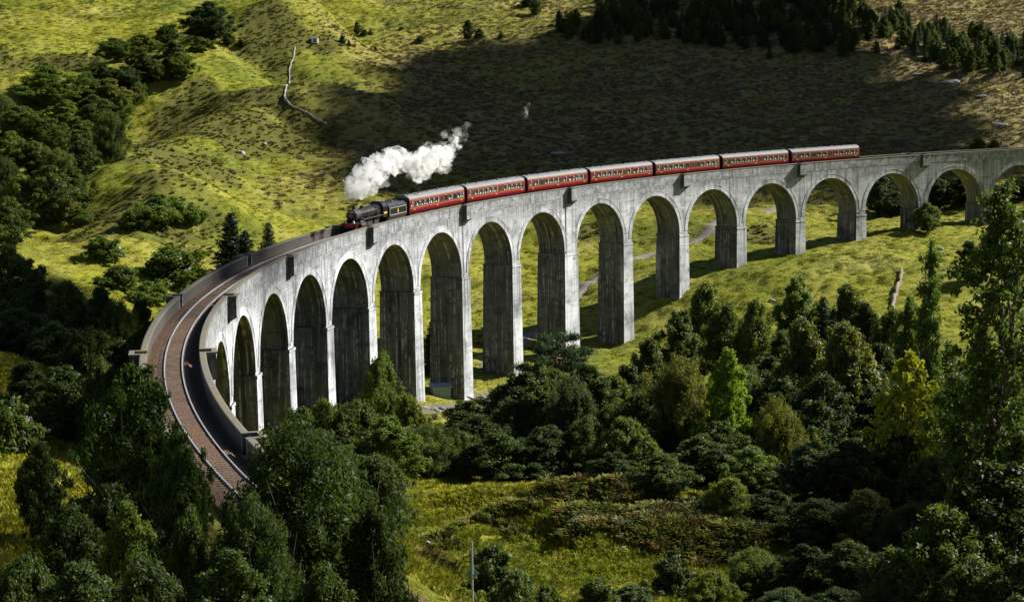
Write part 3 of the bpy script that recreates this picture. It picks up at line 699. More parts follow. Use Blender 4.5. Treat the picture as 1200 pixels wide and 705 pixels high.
mb.quad([(-4.25, y, z) for y, z in cabp]); mb.quad([(-5.8, -1.28, 1.32), (-5.8, 1.28, 1.32), (-4.25, 1.28, 1.32), (-4.25, -1.28, 1.32)]); cab = C(mb, 'cab', 'black')
for s in (1, -1):
    for x in (-5.2, -4.65):
        mb = MB(); y0, y1 = sorted((s * 1.30, s * 1.335)); mb.box(x - .22, x + .22, y0, y1, 2.35, 2.85); C(mb, 'window', 'glass', cab)
    mb = MB(); y0, y1 = sorted((s * 1.32, s * 1.345)); mb.box(-5.6, -4.4, y0, y1, 1.85, 2.1); C(mb, 'number', 'yellow', cab)
mb = MB(); mb.box(-5.9, -4.2, -.75, .75, 3.70, 3.76); C(mb, 'roof_vent', 'roofgrey', cab)
# --- tender
T = tag(vehicle('locomotive_tender', S0 + .6 + 3.55), 'black coal tender with yellow and white emblem behind the locomotive', 'tender')
C2 = lambda mb, n, m, p=T: child(mb, n, M[m], p)
mb = MB(); tp = [(-1.3, 1.25), (-1.32, 2.5), (-1.2, 2.75), (-.95, 3.15), (.95, 3.15), (1.2, 2.75), (1.32, 2.5), (1.3, 1.25)]
for a, b in zip(tp, tp[1:] + tp[:1]): mb.quad([(-3.3, *a), (3.2, *a), (3.2, *b), (-3.3, *b)])
mb.quad([(-3.3, y, z) for y, z in tp]); mb.quad([(3.2, y, z) for y, z in tp][::-1]); C2(mb, 'tank', 'black')
rc = random.Random(4); mb = MB()
nx, ny = 22, 9
hz = [[3.12 + .42 * math.sin(math.pi * j / (ny - 1)) * (.5 + .5 * math.sin(math.pi * min(1, i / 14))) * (0.6 + .7 * rc.random()) for j in range(ny)] for i in range(nx)]
for i in range(nx - 1):
    for j in range(ny - 1):
        P = lambda a, b: (-1.6 + 4.7 * a / (nx - 1), -.9 + 1.8 * b / (ny - 1), hz[a][b])
        mb.quad([P(i, j), P(i + 1, j), P(i + 1, j + 1), P(i, j + 1)])
C2(mb, 'coal', 'coal')
for s in (1, -1):
    y = s * 1.325
    def plate(x0, x1, z0, z1, nm, mt, th=.012, par=T):
        mb = MB(); a, b = sorted((y - s * .03, y + s * th)); mb.box(x0, x1, a, b, z0, z1); return child(mb, nm, M[mt], par)
    for x0, x1, z0, z1 in ((-3.1, 3.0, 1.38, 1.43), (-3.1, 3.0, 2.42, 2.46), (-3.1, -3.06, 1.431, 2.419), (2.96, 3.0, 1.431, 2.419)): plate(x0, x1, z0, z1, 'lining', 'cream')
    e = plate(-.17, .17, 1.78, 2.12, 'emblem', 'yellow'); plate(-.09, .09, 1.6, 1.76, 'emblem_wheel', 'whitepaint', par=e); plate(-.1, .1, 2.14, 2.26, 'emblem_crown', 'brass', par=e)
    for x in (-3.35, ):
        mb = MB(); mb.lathe([(-.34, .22), (-.3, .22), (-.28, .1), (0, .12)], (x, s * .87, 1.05), 'x', 12); C2(mb, 'buffer', 'dark')
mb = MB(); mb.box(-3.3, 3.2, -1.25, 1.25, 1.0, 1.24)
for s in (1, -1): mb.box(-3.2, 3.1, s * 1.08 - .03, s * 1.08 + .03, .5, 1.02)
C2(mb, 'frame', 'dark')
for x in (-2.2, 0, 2.2): wheelset(T, x, .65)
mb = MB(); mb.box(-3.34, -3.28, -1.25, 1.25, 1.0, 3.4); C2(mb, 'rear_plate', 'dark')

# ------------------------------------------------------------------ tree prototypes (built once, then copied with shared meshes)
def unit(v): return v / (np.linalg.norm(v, axis=-1, keepdims=True) + 1e-9)
def leaves_mesh(name, P, size, mat, rng, up=.35, aspect=.55, nrm=None, droop=0.0):
    n = len(P); d = unit(rng.normal(size=(n, 3))); d[:, 2] -= droop; d = unit(d)
    w = rng.normal(size=(n, 3)); w[:, 2] += up * 2
    if nrm is not None: w = w + nrm * 1.3
    nn = unit(w); a = unit(np.cross(nn, d)); b = np.cross(a, nn)
    s = size * rng.uniform(.55, 1.35, n)[:, None]
    V = np.stack([P - b * s, P + a * s * aspect + nn * s * .15, P + b * s, P - a * s * aspect + nn * s * .15], 1).reshape(-1, 3)
    return fast_mesh(name, V, np.arange(4 * n).reshape(-1, 4), mat)
def clumps_to_points(C, rad, per, rng, flat=.75, shell=.45):
    n = len(C); k = rng.poisson(per, n) if np.ndim(per) == 0 else rng.poisson(per)
    idx = np.repeat(np.arange(n), k); d = unit(rng.normal(size=(len(idx), 3)))
    r = (shell + (1 - shell) * rng.random(len(idx)) ** .6)[:, None]
    g_ = rng.normal(size=(len(idx), 3)) * .30; off = (d * r * .62 + g_) * rad[idx][:, None]; off[:, 2] *= flat
    return C[idx] + off, d
def limb(mb, a, b, r0, r1, rng, n=5, bend=.12, seg=5):
    a, b = np.array(a, float), np.array(b, float); L = np.linalg.norm(b - a); j = rng.normal(size=3) * bend * L
    pts = [a + (b - a) * t + j * math.sin(math.pi * t) + np.array([0, 0, -.08 * L * math.sin(math.pi * t)]) for t in np.linspace(0, 1, seg)]
    mb.tube(pts, [r0 + (r1 - r0) * t for t in np.linspace(0, 1, seg)], n, cap=False)
def make_broad(name, seed, h, w, crown0, prof, ncl, per, lsize, leafmat, barkmat, stems=1, droop=0.0, clr=(.07, .135), aspect=.55, sparse=.0):
    rng = np.random.default_rng(seed)
    t = rng.random(ncl * 3) ** .9; rr = prof(t)
    keep = rng.random(ncl * 3) < (.25 + .75 * rr / max(rr)); t = t[keep][:ncl]; rr = rr[keep][:ncl]
    ang = rng.random(len(t)) * 2 * np.pi; rad = rr * np.sqrt(rng.uniform(.12, 1.0, len(t))) * (1 + .22 * np.sin(ang * 3 + seed) + .15 * np.sin(ang * 5 + t * 9)) * (.38 + 1.12 * vnoise(np.cos(ang) * 1.6 + 9, np.sin(ang) * 1.6 + t * 7 + seed * 3.3, seed))
    z = (crown0 + (1 - crown0) * t) * h
    C = np.stack([np.cos(ang) * rad * w / 2, np.sin(ang) * rad * w / 2, z], 1) + rng.normal(size=(len(t), 3)) * .02 * h
    if sparse: C = C[rng.random(len(C)) > sparse]
    cr = rng.uniform(clr[0], clr[1], len(C)) * w * .8
    P, nr = clumps_to_points(C, cr, per * (cr / cr.mean()) ** 2, rng, .85 if not droop else 1.25)
    nf = int(len(P) * .22); tf = rng.random(nf); af = rng.random(nf) * 2 * np.pi; rf = prof(tf) * np.sqrt(rng.random(nf)) * (.95 + .2 * np.sin(af * 3 + seed)) * (.36 + 1.05 * vnoise(np.cos(af) * 1.6 + 9, np.sin(af) * 1.6 + tf * 7 + seed * 3.3, seed))
    Pf = np.stack([np.cos(af) * rf * w / 2, np.sin(af) * rf * w / 2, (crown0 + (1 - crown0) * tf) * h], 1); kf = fbm(Pf[:, 0] + Pf[:, 2] * .7, Pf[:, 1] + Pf[:, 2] * .4, w * .18, 2, seed) > -.12
    P = np.concatenate([P, Pf[kf]]); nr = np.concatenate([nr, unit(Pf[kf] - np.array([0, 0, h * .4]))])
    if droop: P[:, 2] -= rng.random(len(P)) ** 2 * droop * h
    crown = leaves_mesh('crown', P, lsize, leafmat, rng, nrm=nr, aspect=aspect, droop=droop * 4)
    mb = MB()
    for s in range(stems):
        o = np.array([rng.normal() * .05 * w, rng.normal() * .05 * w, 0]) if stems > 1 else np.zeros(3)
        top = np.array([rng.normal() * .10 * w, rng.normal() * .10 * w, h * (.93 if stems == 1 else rng.uniform(.6, .9))]) + o * (3 if stems > 1 else 0)
        r0 = h * .018 / math.sqrt(stems) + .03; pts = [o + (top - o) * q + np.array([math.sin(q * 5 + seed + s) * .018 * h, math.cos(q * 4 + seed) * .018 * h, 0]) * min(1, q * 3) for q in np.linspace(0, 1, 8)]
        pts[0][2] = -.6
        mb.tube(pts, [r0 * (1.25 if q == 0 else 1 - .88 * q) for q in np.linspace(0, 1, 8)], 7)
        for c in C[rng.choice(len(C), min(len(C), 26 // stems + 4), replace=False)]:
            q = min(.92, max(.18, (c[2] / h - .12) * rng.uniform(.65, .95))); k = int(q * 7); a = pts[k] + (pts[min(k + 1, 7)] - pts[k]) * (q * 7 - k)
            limb(mb, a, c, r0 * (1 - .8 * q) * .55, .012, rng)
    trunk = mb.mesh('trunk', barkmat, True)
    return crown, trunk, h, w
def make_spruce(name, seed, h, w, dens=1.0):
    rng = np.random.default_rng(seed); pts = []; nr = []; mb = MB()
    mb.tube([(0, 0, -.6), (0, 0, h * .5), (0, 0, h)], [h * .016 + .04, h * .011, .015], 7)
    nwh = int(38 * dens)
    for i in range(nwh):
        f = i / nwh; z = h * (.08 + .9 * f ** .95); L = w / 2 * (1 - f) ** .8 * rng.uniform(.75, 1.1) + .15
        for k in range(7):
            a = 2 * math.pi * (k + rng.random() * .6) / 7 + i; l = L * rng.uniform(.65, 1.1); d = np.array([math.cos(a), math.sin(a), -.28 + .45 * f])
            m = max(14, int(l * 46)); s = rng.random(m) ** .7; side = np.array([-math.sin(a), math.cos(a), 0])
            p = np.array([0, 0, z]) + d * (s * l)[:, None] + side * (rng.normal(size=m) * .24 * l * (1.1 - s * .7))[:, None] + np.stack([np.zeros(m), np.zeros(m), -rng.random(m) * .10 * l + (s ** 2) * .12 * l], 1)
            pts.append(p); nr.append(np.tile(d, (m, 1)))
            if k % 2 == 0: mb.tube([(0, 0, z), tuple(np.array([0, 0, z]) + d * l * .8)], [.03, .01], 4, cap=False)
    P = np.concatenate(pts); crown = leaves_mesh('crown', P, .15, M['needle'], rng, nrm=np.concatenate(nr) * .4, aspect=.35, droop=.4)
    return crown, mb.mesh('trunk', M['bark'], True), h, w
def make_pine(name, seed, h, w):
    rng = np.random.default_rng(seed); mb = MB(); C = []; cr = []
    stems = [((-.4, 0, -.6), (-1.2, .3, h * .78)), ((.5, .2, -.6), (1.3, -.2, h * .86))]
    for a, b in stems:
        a, b = np.array(a), np.array(b); limb(mb, a, b, .26, .10, rng, 8, .05, 8)
        for i in range(11):
            q = rng.uniform(.55, 1); o = a + (b - a) * q; an = rng.random() * 2 * math.pi; l = w / 2 * rng.uniform(.45, 1.0) * (1.15 - .3 * q)
            e = o + np.array([math.cos(an) * l, math.sin(an) * l, rng.uniform(-.02, .16) * h]); limb(mb, o, e, .085, .02, rng, 5, .12)
            for f in (.55, .8, 1.0): C.append(o + (e - o) * f + rng.normal(size=3) * .15 + np.array([0, 0, .2])); cr.append(rng.uniform(.55, 1.05))
        C.append(b + np.array([0, 0, .4])); cr.append(1.2)
    P, nr = clumps_to_points(np.array(C), np.array(cr), 330, rng, .42, .3)
    return leaves_mesh('crown', P, .13, M['needle'], rng, nrm=nr, aspect=.3), mb.mesh('trunk', M['pinebark'], True), h, w
rnd_prof = lambda t: np.clip(1 - np.abs(2 * t - .85) ** 2.2, .12, 1) ** .7
egg = lambda t: np.clip(np.sin(np.pi * np.clip(t, 0, 1) ** .75) ** .75, .1, 1)
dome = lambda t: np.clip(np.sqrt(np.clip(1 - t ** 2, 0, 1)), .15, 1)
column_p = lambda t: np.clip((np.sin(np.pi * t ** .6)) ** .6, .15, 1)
cone_p = lambda t: np.clip(1.05 - t, .08, 1) ** .85
PROTO = {
 'oak_a': make_broad('oak_a', 1, 11, 9.0, .08, rnd_prof, 230, 150, .165, M['leaf'], M['bark'], clr=(.055, .12)),
 'oak_b': make_broad('oak_b', 2, 12, 8.0, .06, egg, 230, 150, .155, M['leaf'], M['bark'], sparse=.1, clr=(.055, .12)),
 'tree_near': make_broad('tree_near', 3, 10, 7.5, .12, egg, 252, 141, .115, M['leaf'], M['birchbark'], sparse=.12, clr=(0.050, 0.108)),
 'birch_a': make_broad('birch_a', 4, 11, 6.2, .14, egg, 231, 117, .15, M['birchleaf'], M['birchbark'], droop=.07, clr=(0.058, 0.108)),
 'birch_b': make_broad('birch_b', 5, 11, 5.2, .10, cone_p, 231, 108, .15, M['birchleaf'], M['birchbark'], droop=.06, clr=(0.065, 0.122)),
 'aspen': make_broad('aspen', 6, 25, 7.0, .10, column_p, 420, 62, .135, M['leaf'], M['bark'], clr=(.06, .12), aspect=.75),
 'poplar': make_broad('poplar', 7, 22, 5.0, .08, cone_p, 300, 70, .15, M['leaf'], M['bark'], clr=(.09, .16)),
 'willow_a': make_broad('willow_a', 8, 8, 9.5, .06, dome, 357, 155, .13, M['willow'], M['bark'], stems=5, droop=.03, clr=(0.043, 0.086), aspect=.28),
 'willow_b': make_broad('willow_b', 9, 8, 8, .06, dome, 252, 122, .16, M['willow'], M['bark'], stems=4, droop=.03, clr=(0.050, 0.101), aspect=.35),
 'shrub_a': make_broad('shrub_a', 10, 3, 3.6, .04, dome, 105, 79, .13, M['leaf'], M['bark'], stems=4, clr=(0.086, 0.144)),
 'shrub_b': make_broad('shrub_b', 11, 3, 3.2, .04, egg, 105, 79, .12, M['willow'], M['bark'], stems=4, clr=(0.086, 0.144), aspect=.4),
 'bright': make_broad('bright', 12, 9, 4.6, .12, column_p, 178, 70, .16, M['bright'], M['bark'], sparse=.25, clr=(0.072, 0.122), aspect=.7),
 'spruce': make_spruce('spruce', 13, 11, 4.6), 'spruce_b': make_spruce('spruce_b', 14, 11, 5.6, .8), 'pine': make_pine('pine', 15, 8.5, 11.0)}
TREES = []
def plant(kind, px, x, y, wpx=None, topz=None, hgt=None, wid=None, tint=(1, 1, 1), name=None, label=None, group=None, cat='tree'):
    cr, tr, ph, pw = PROTO[kind]; z = float(height(x, y, True))
    h = hgt if hgt else topz - z
    if h < .8: h = .8
    w = wid if wid else wpx * math.hypot(x, y) / F_PX
    names = {'oak': 'broadleaf_tree', 'tree': 'broadleaf_tree', 'birch': 'birch_tree', 'aspen': 'aspen_tree', 'poplar': 'poplar_tree', 'willow': 'willow_bush', 'shrub': 'shrub', 'bright': 'rowan_tree', 'spruce': 'conifer_tree', 'pine': 'pine_tree'}
    nm = name or names[kind.split('_')[0]]
    e = empty(nm, (x, y, z - .05)); e.rotation_euler = (random.uniform(-.06, .06), random.uniform(-.06, .06), random.uniform(0, 6.283)); e.scale = (w / pw, w / pw, h / ph)
    for k, mesh in (('crown', cr), ('trunk', tr)):
        o = link(k, mesh, e)
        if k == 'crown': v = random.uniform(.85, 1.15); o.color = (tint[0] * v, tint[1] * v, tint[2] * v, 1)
    if kind.startswith(('shrub', 'willow')) and cat == 'tree': cat = 'shrub'
    tag(e, label, cat, group); TREES.append((e, px, group, label, h, w)); return e
def by_top(kind, px, py, wpx, Y, **kw):           # crown-top pixel and ground distance; height follows from the ground
    x, y, z = at(px, py, Y); return plant(kind, px, x, y, wpx=wpx, topz=z, **kw)
def by_base(kind, px, pyb, pyt, wpx, d0=300, **kw):  # base pixel on the hillside
    x, y = hit(px, pyb, d0=d0); d = ray(px, pyt); return plant(kind, px, x, y, wpx=wpx, topz=CAM_H + d[2] * y / d[1], **kw)

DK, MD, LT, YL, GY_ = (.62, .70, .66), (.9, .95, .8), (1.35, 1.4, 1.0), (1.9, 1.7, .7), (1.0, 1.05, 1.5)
# foreground, one of a kind
by_top('tree_near', 150, 430, 150, 90, tint=(.62, .78, .54), label='leafy green tree hiding the outer rail where the track curves closest')
by_top('tree_near', 200, 506, 80, 84, tint=(.7, .85, .65), label='leafy tree overlapping the rails just above the bottom thicket')
by_top('willow_a', 374, 500, 262, 80, tint=(.52, .62, .56), label='huge grey-green willow bush hiding the track in the foreground', cat='bush')
by_top('willow_a', 300, 590, 140, 72, tint=(.48, .57, .5), label='dark willow bush between the huge willow and the leafy trees', cat='bush')
by_top('willow_b', 440, 600, 110, 76, tint=(.48, .57, .5), label='low willow bush at the right-hand foot of the huge willow', cat='bush')
g = 'dark bushes along the bottom edge'
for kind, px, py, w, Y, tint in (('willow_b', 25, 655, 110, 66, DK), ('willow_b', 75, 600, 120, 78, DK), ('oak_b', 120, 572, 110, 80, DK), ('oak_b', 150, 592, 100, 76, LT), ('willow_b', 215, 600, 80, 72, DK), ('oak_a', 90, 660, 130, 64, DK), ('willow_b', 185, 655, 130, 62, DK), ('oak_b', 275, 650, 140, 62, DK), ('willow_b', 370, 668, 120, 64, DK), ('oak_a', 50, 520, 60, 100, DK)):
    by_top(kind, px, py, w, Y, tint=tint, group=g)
g = 'bushes by the pole and bottom path'
for kind, px, py, w, Y, tint in (('shrub_a', 577, 643, 75, 112, DK), ('shrub_b', 600, 668, 60, 106, GY_), ('shrub_a', 545, 690, 50, 98, YL), ('shrub_b', 640, 686, 55, 112, MD), ('shrub_a', 790, 655, 60, 148, DK), ('shrub_b', 740, 685, 60, 140, GY_), ('shrub_a', 700, 680, 50, 136, MD)):
    by_top(kind, px, py, w, Y, tint=tint, group=g)
# grove below the middle arches
by_top('pine', 655, 384, 118, 262, tint=(1.25, 1.3, 1.0), label='flat-topped pine with bare forked stems below the middle arches')
by_top('spruce', 508, 372, 42, 305, tint=(.8, .85, .9), label='dark conifer standing inside an arch behind the tall white piers')
g = 'bushes at the foot of the left piers'
for kind, px, py, w, Y, tint in (('willow_b', 447, 418, 62, 232, LT), ('birch_a', 480, 462, 62, 222, LT), ('willow_b', 415, 472, 90, 205, MD), ('oak_b', 455, 490, 90, 200, LT), ('willow_a', 500, 500, 85, 212, MD), ('oak_a', 400, 525, 90, 180, DK), ('willow_b', 440, 535, 90, 178, MD), ('oak_b', 350, 480, 80, 178, MD), ('willow_b', 385, 470, 60, 205, LT)):
    by_top(kind, px, py, w, Y, tint=tint, group=g)
g = 'tall trees behind the middle grove'
for kind, px, py, w, Y, tint in (('oak_b', 548, 470, 80, 240, MD), ('birch_a', 590, 452, 70, 246, MD), ('oak_b', 615, 438, 95, 244, DK), ('tree_near', 650, 432, 95, 246, MD), ('oak_b', 690, 428, 95, 242, MD), ('birch_a', 722, 440, 70, 240, LT), ('tree_near', 748, 462, 90, 228, MD), ('oak_b', 780, 480, 95, 218, DK)):
    by_top(kind, px, py, w, Y, tint=tint, group=g)
g = 'upright trees filling the right wood'
for kind, px, py, w, Y, tint in (('oak_b', 830, 450, 95, 226, DK), ('tree_near', 872, 430, 95, 236, MD), ('oak_b', 910, 445, 100, 222, MD), ('tree_near', 968, 440, 110, 212, DK), ('oak_b', 1025, 430, 100, 220, MD), ('birch_a', 1088, 420, 80, 214, MD), ('tree_near', 1120, 440, 110, 200, MD), ('oak_b', 820, 510, 100, 196, MD)):
    by_top(kind, px, py, w, Y, tint=tint, group=g)
g = 'dark grove in the middle of the valley'
for kind, px, py, w, Y, tint in (('oak_a', 560, 488, 85, 226, DK), ('willow_b', 600, 470, 70, 236, GY_), ('oak_b', 632, 448, 80, 236, MD), ('willow_a', 668, 444, 85, 232, GY_), ('oak_b', 702, 446, 75, 234, MD), ('oak_a', 585, 508, 90, 212, DK), ('oak_b', 640, 500, 90, 214, DK), ('willow_b', 690, 490, 80, 216, MD), ('oak_a', 735, 490, 80, 208, LT), ('willow_b', 535, 505, 60, 215, MD), ('oak_a', 775, 532, 74, 182, MD), ('oak_b', 720, 530, 70, 200, DK)):
    by_top(kind, px, py, w, Y, tint=tint, group=g)
# right of the grove
by_top('willow_a', 805, 424, 105, 218, tint=(1.6, 1.25, 1.1), label='brownish grey willow tree left of the bright young maple', cat='tree')
by_top('oak_b', 850, 411, 66, 214, tint=(2.3, 2.5, .9), label='bright fresh-green young tree in the dark wood below the arches')
by_top('bright', 1060, 412, 84, 184, tint=(1.25, 1.25, 1), label='slender yellow-green tree glowing in the dark wood')
by_top('bright', 1162, 440, 56, 182, tint=(.9, 1, 1), label='small yellow-green tree below the tall aspen at the right')
by_top('aspen', 1174, 226, 120, 122, tint=(1.0, 1.1, 1.0), label='tall airy aspen at the right edge, reaching past the arches')
by_top('poplar', 1090, 290, 46, 190, tint=(1.15, 1.3, 1.1), label='slim pointed poplar in front of the sunny pasture')
by_top('birch_a', 950, 374, 76, 226, tint=(1.0, 1.0, .9), label='drooping birch, left of two standing together in the wood')
by_top('birch_a', 994, 380, 96, 220, tint=(1.1, 1.05, .9), label='drooping birch, right of two standing together in the wood')
by_base('oak_b', 1134, 330, 283, 36, d0=250, tint=DK, label='round dark bush alone on the pasture beside the aspen')
by_base('oak_a', 1086, 273, 238, 34, d0=300, tint=LT, label='pale green bush against the pier near the right end')
g = 'slender trees topping the right wood'
for kind, px, py, w, Y, tint in (('oak_b', 738, 430, 66, 242, DK), ('birch_a', 760, 396, 56, 255, MD), ('oak_b', 795, 366, 70, 272, MD), ('birch_a', 822, 332, 60, 286, LT), ('oak_a', 848, 358, 56, 278, MD), ('birch_a', 882, 352, 52, 272, LT), ('oak_b', 935, 326, 66, 280, LT), ('spruce', 965, 345, 50, 272, MD), ('birch_a', 995, 334, 60, 276, MD), ('oak_b', 1020, 356, 60, 266, DK), ('birch_a', 1044, 362, 60, 256, MD), ('oak_b', 1068, 348, 52, 250, LT)):
    by_top(kind, px, py, w, Y, tint=tint, group=g)
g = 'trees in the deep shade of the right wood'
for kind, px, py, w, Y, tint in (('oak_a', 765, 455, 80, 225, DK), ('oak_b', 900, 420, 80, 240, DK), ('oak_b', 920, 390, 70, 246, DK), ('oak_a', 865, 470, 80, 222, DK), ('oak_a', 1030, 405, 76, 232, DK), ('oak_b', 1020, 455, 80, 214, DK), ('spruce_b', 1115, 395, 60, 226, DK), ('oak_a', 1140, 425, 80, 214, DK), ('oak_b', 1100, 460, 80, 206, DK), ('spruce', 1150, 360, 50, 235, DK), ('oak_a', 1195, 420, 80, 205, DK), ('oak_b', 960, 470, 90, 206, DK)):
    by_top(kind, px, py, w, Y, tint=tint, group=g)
g = 'mixed trees on the lower right slope'
lst = [('oak_b', 845, 495, 75, 205, MD), ('willow_a', 912, 472, 85, 198, (1.7, 1.4, .9)), ('oak_a', 880, 525, 80, 188, LT), ('oak_b', 950, 520, 95, 184, GY_), ('oak_a', 1000, 520, 90, 182, DK), ('willow_b', 1055, 500, 90, 184, MD), ('birch_a', 1090, 535, 75, 176, MD), ('oak_b', 1140, 500, 90, 182, GY_), ('oak_a', 1185, 505, 90, 178, MD)]
for a in lst: by_top(*a[:5], tint=a[5], group=g)
g = 'birches and willows massed in the bottom right corner'
lst = [('willow_b', 855, 560, 60, 176, YL), ('oak_b', 905, 575, 80, 168, DK), ('oak_a', 960, 585, 90, 164, MD), ('birch_a', 1015, 575, 80, 162, (1.3, 1.1, .8)), ('willow_a', 1070, 590, 100, 158, MD), ('birch_b', 1120, 575, 80, 158, GY_), ('oak_a', 1175, 580, 100, 156, DK), ('willow_a', 885, 645, 100, 146, LT), ('willow_b', 835, 668, 70, 142, YL), ('oak_b', 945, 640, 90, 144, DK), ('birch_a', 1000, 635, 90, 142, MD), ('willow_b', 1055, 645, 100, 138, GY_), ('birch_b', 1105, 640, 80, 138, MD), ('oak_b', 1160, 640, 100, 136, MD), ('willow_a', 1200, 650, 90, 134, MD), ('willow_b', 920, 690, 90, 132, GY_), ('oak_a', 985, 690, 90, 128, DK), ('willow_a', 1080, 692, 100, 124, MD), ('oak_b', 1150, 690, 90, 124, DK)]
for a in lst: by_top(*a[:5], tint=a[5], group=g)
g = 'bushes at the foot of the tall aspen'
for a in [('oak_b', 1195, 655, 110, 104, DK), ('willow_b', 1140, 660, 150, 106, MD), ('oak_a', 1090, 676, 100, 108, DK), ('willow_a', 1030, 684, 100, 110, MD), ('oak_b', 1165, 548, 190, 112, DK), ('oak_a', 1110, 600, 150, 110, MD), ('oak_a', 1200, 505, 150, 116, MD), ('oak_a', 1198, 600, 70, 128, DK)]: by_top(*a[:5], tint=a[5], group=g)
# left of the viaduct
g = 'dark trees left of the railway curve'
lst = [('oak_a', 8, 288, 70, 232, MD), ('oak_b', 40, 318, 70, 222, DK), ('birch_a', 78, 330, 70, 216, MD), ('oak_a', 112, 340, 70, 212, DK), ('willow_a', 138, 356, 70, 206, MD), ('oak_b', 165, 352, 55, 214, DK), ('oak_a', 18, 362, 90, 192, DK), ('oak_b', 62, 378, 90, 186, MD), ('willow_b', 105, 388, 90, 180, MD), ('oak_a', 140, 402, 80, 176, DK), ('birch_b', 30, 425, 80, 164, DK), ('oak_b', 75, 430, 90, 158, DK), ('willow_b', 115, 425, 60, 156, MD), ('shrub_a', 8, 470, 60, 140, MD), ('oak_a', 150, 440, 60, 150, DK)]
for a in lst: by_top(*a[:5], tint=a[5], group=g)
for px, py, w, Y, lb in ((268, 246, 66, 312, 'tall pointed conifer just behind the far parapet on the curve'), (288, 266, 56, 308, 'shorter dark conifer right of the tall conifer behind the parapet'), (312, 258, 46, 322, 'small conifer nearest the locomotive behind the far parapet')):
    by_top('spruce', px, py, w, Y, tint=(.7, .75, .8), label=lb, group='conifers behind the far parapet')
g = 'bushy mounds on the sunny left field'
for px, pb, pt, w in ((205, 335, 292, 85), (190, 262, 228, 62), (160, 268, 245, 40), (225, 262, 240, 34), (120, 300, 278, 44), (175, 352, 330, 50), (140, 335, 312, 50), (95, 262, 245, 36)):
    by_base(random.choice(('shrub_a', 'shrub_b')), px, pb, pt, w, d0=235, tint=(1.15, 1.25, .8), group=g)
# gully wood on the hill
by_base('oak_a', 245, 48, 4, 62, d0=330, tint=(.45, .55, .6), label='large dark oak alone at the top of the wooded gully')
g = 'trees in the wooded gully on the hillside'
lst = [(135, 72, 45, 46), (165, 62, 40, 40), (205, 78, 48, 40), (197, 52, 30, 36), (212, 92, 62, 34), (180, 98, 70, 40), (55, 125, 78, 72), (100, 118, 86, 42), (148, 108, 78, 44), (125, 128, 92, 52), (110, 150, 112, 60), (142, 138, 106, 42), (25, 165, 125, 56), (55, 178, 138, 60), (98, 180, 142, 52), (130, 186, 134, 52), (14, 200, 155, 44), (42, 205, 166, 52), (92, 208, 158, 46), (70, 222, 176, 48), (55, 262, 196, 66), (25, 258, 205, 50), (88, 238, 196, 42), (8, 232, 186, 44), (235, 60, 44, 28), (165, 88, 56, 34), (78, 150, 118, 46), (4, 150, 112, 46), (120, 98, 76, 36), (72, 262, 224, 40), (10, 290, 232, 50), (160, 118, 96, 26), (268, 52, 40, 16), (283, 55, 46, 13)]
for i, (px, pb, pt, w) in enumerate(lst):
    by_base(('oak_a', 'birch_a', 'oak_b', 'willow_a')[i % 4], px, pb, pt, w, d0=300, tint=(MD, LT, MD, DK, (1.3, 1.2, .9))[i % 5], group=g)
g = 'scattered bushes on the upper hillside'
lst = [(548, 47, 24, 17), (562, 47, 34, 12), (587, 44, 36, 11), (419, 43, 25, 10), (427, 43, 35, 9), (434, 41, 34, 9), (493, 51, 42, 12), (401, 50, 41, 7), (409, 53, 46, 7), (470, 38, 32, 8), (620, 8, -4, 26), (440, 60, 55, 8)]
for i, (px, pb, pt, w) in enumerate(lst): by_base(('oak_b', 'shrub_a', 'spruce_b')[i % 3], px, pb, pt, w, d0=420, tint=DK, group=g)
g = 'trees behind the arches at the right end'
for i, (px, pb, pt, w) in enumerate([(1030, 250, 205, 40), (1050, 262, 225, 36), (1100, 262, 210, 52), (1130, 262, 205, 52), (1160, 262, 215, 46), (1195, 262, 205, 50), (1075, 240, 205, 40), (1145, 178, 162, 22), (1165, 176, 164, 16)]):
    by_base(('oak_b', 'oak_a', 'birch_a')[i % 3], px, pb, pt, w, d0=428, tint=DK if i < 7 else LT, group=g)
# ordinal labels for the small groups, counted from the left of the picture
ORD = 'first second third fourth fifth sixth seventh eighth ninth tenth eleventh twelfth thirteenth fourteenth fifteenth'.split()
for gname in sorted({t[2] for t in TREES if t[2] and not t[3]}):
    mem = [t for t in TREES if t[2] == gname and not t[3]]; mem.sort(key=lambda t: t[0].location.length)
    nrow = max(1, math.ceil(len(mem) / 9)); rn = {1: [''], 2: ['front row, ', 'back row, '], 3: ['front row, ', 'middle row, ', 'back row, ']}.get(nrow, ['front row, ', 'second row, ', 'third row, ', 'back row, '])
    per_ = math.ceil(len(mem) / nrow)
    for k in range(nrow):
        row = sorted(mem[k * per_:(k + 1) * per_], key=lambda t: t[1])
        for i, t in enumerate(row): t[0]['label'] = f"{ORD[i]} {t[0]['category']} from left, {rn[k]}{gname}"

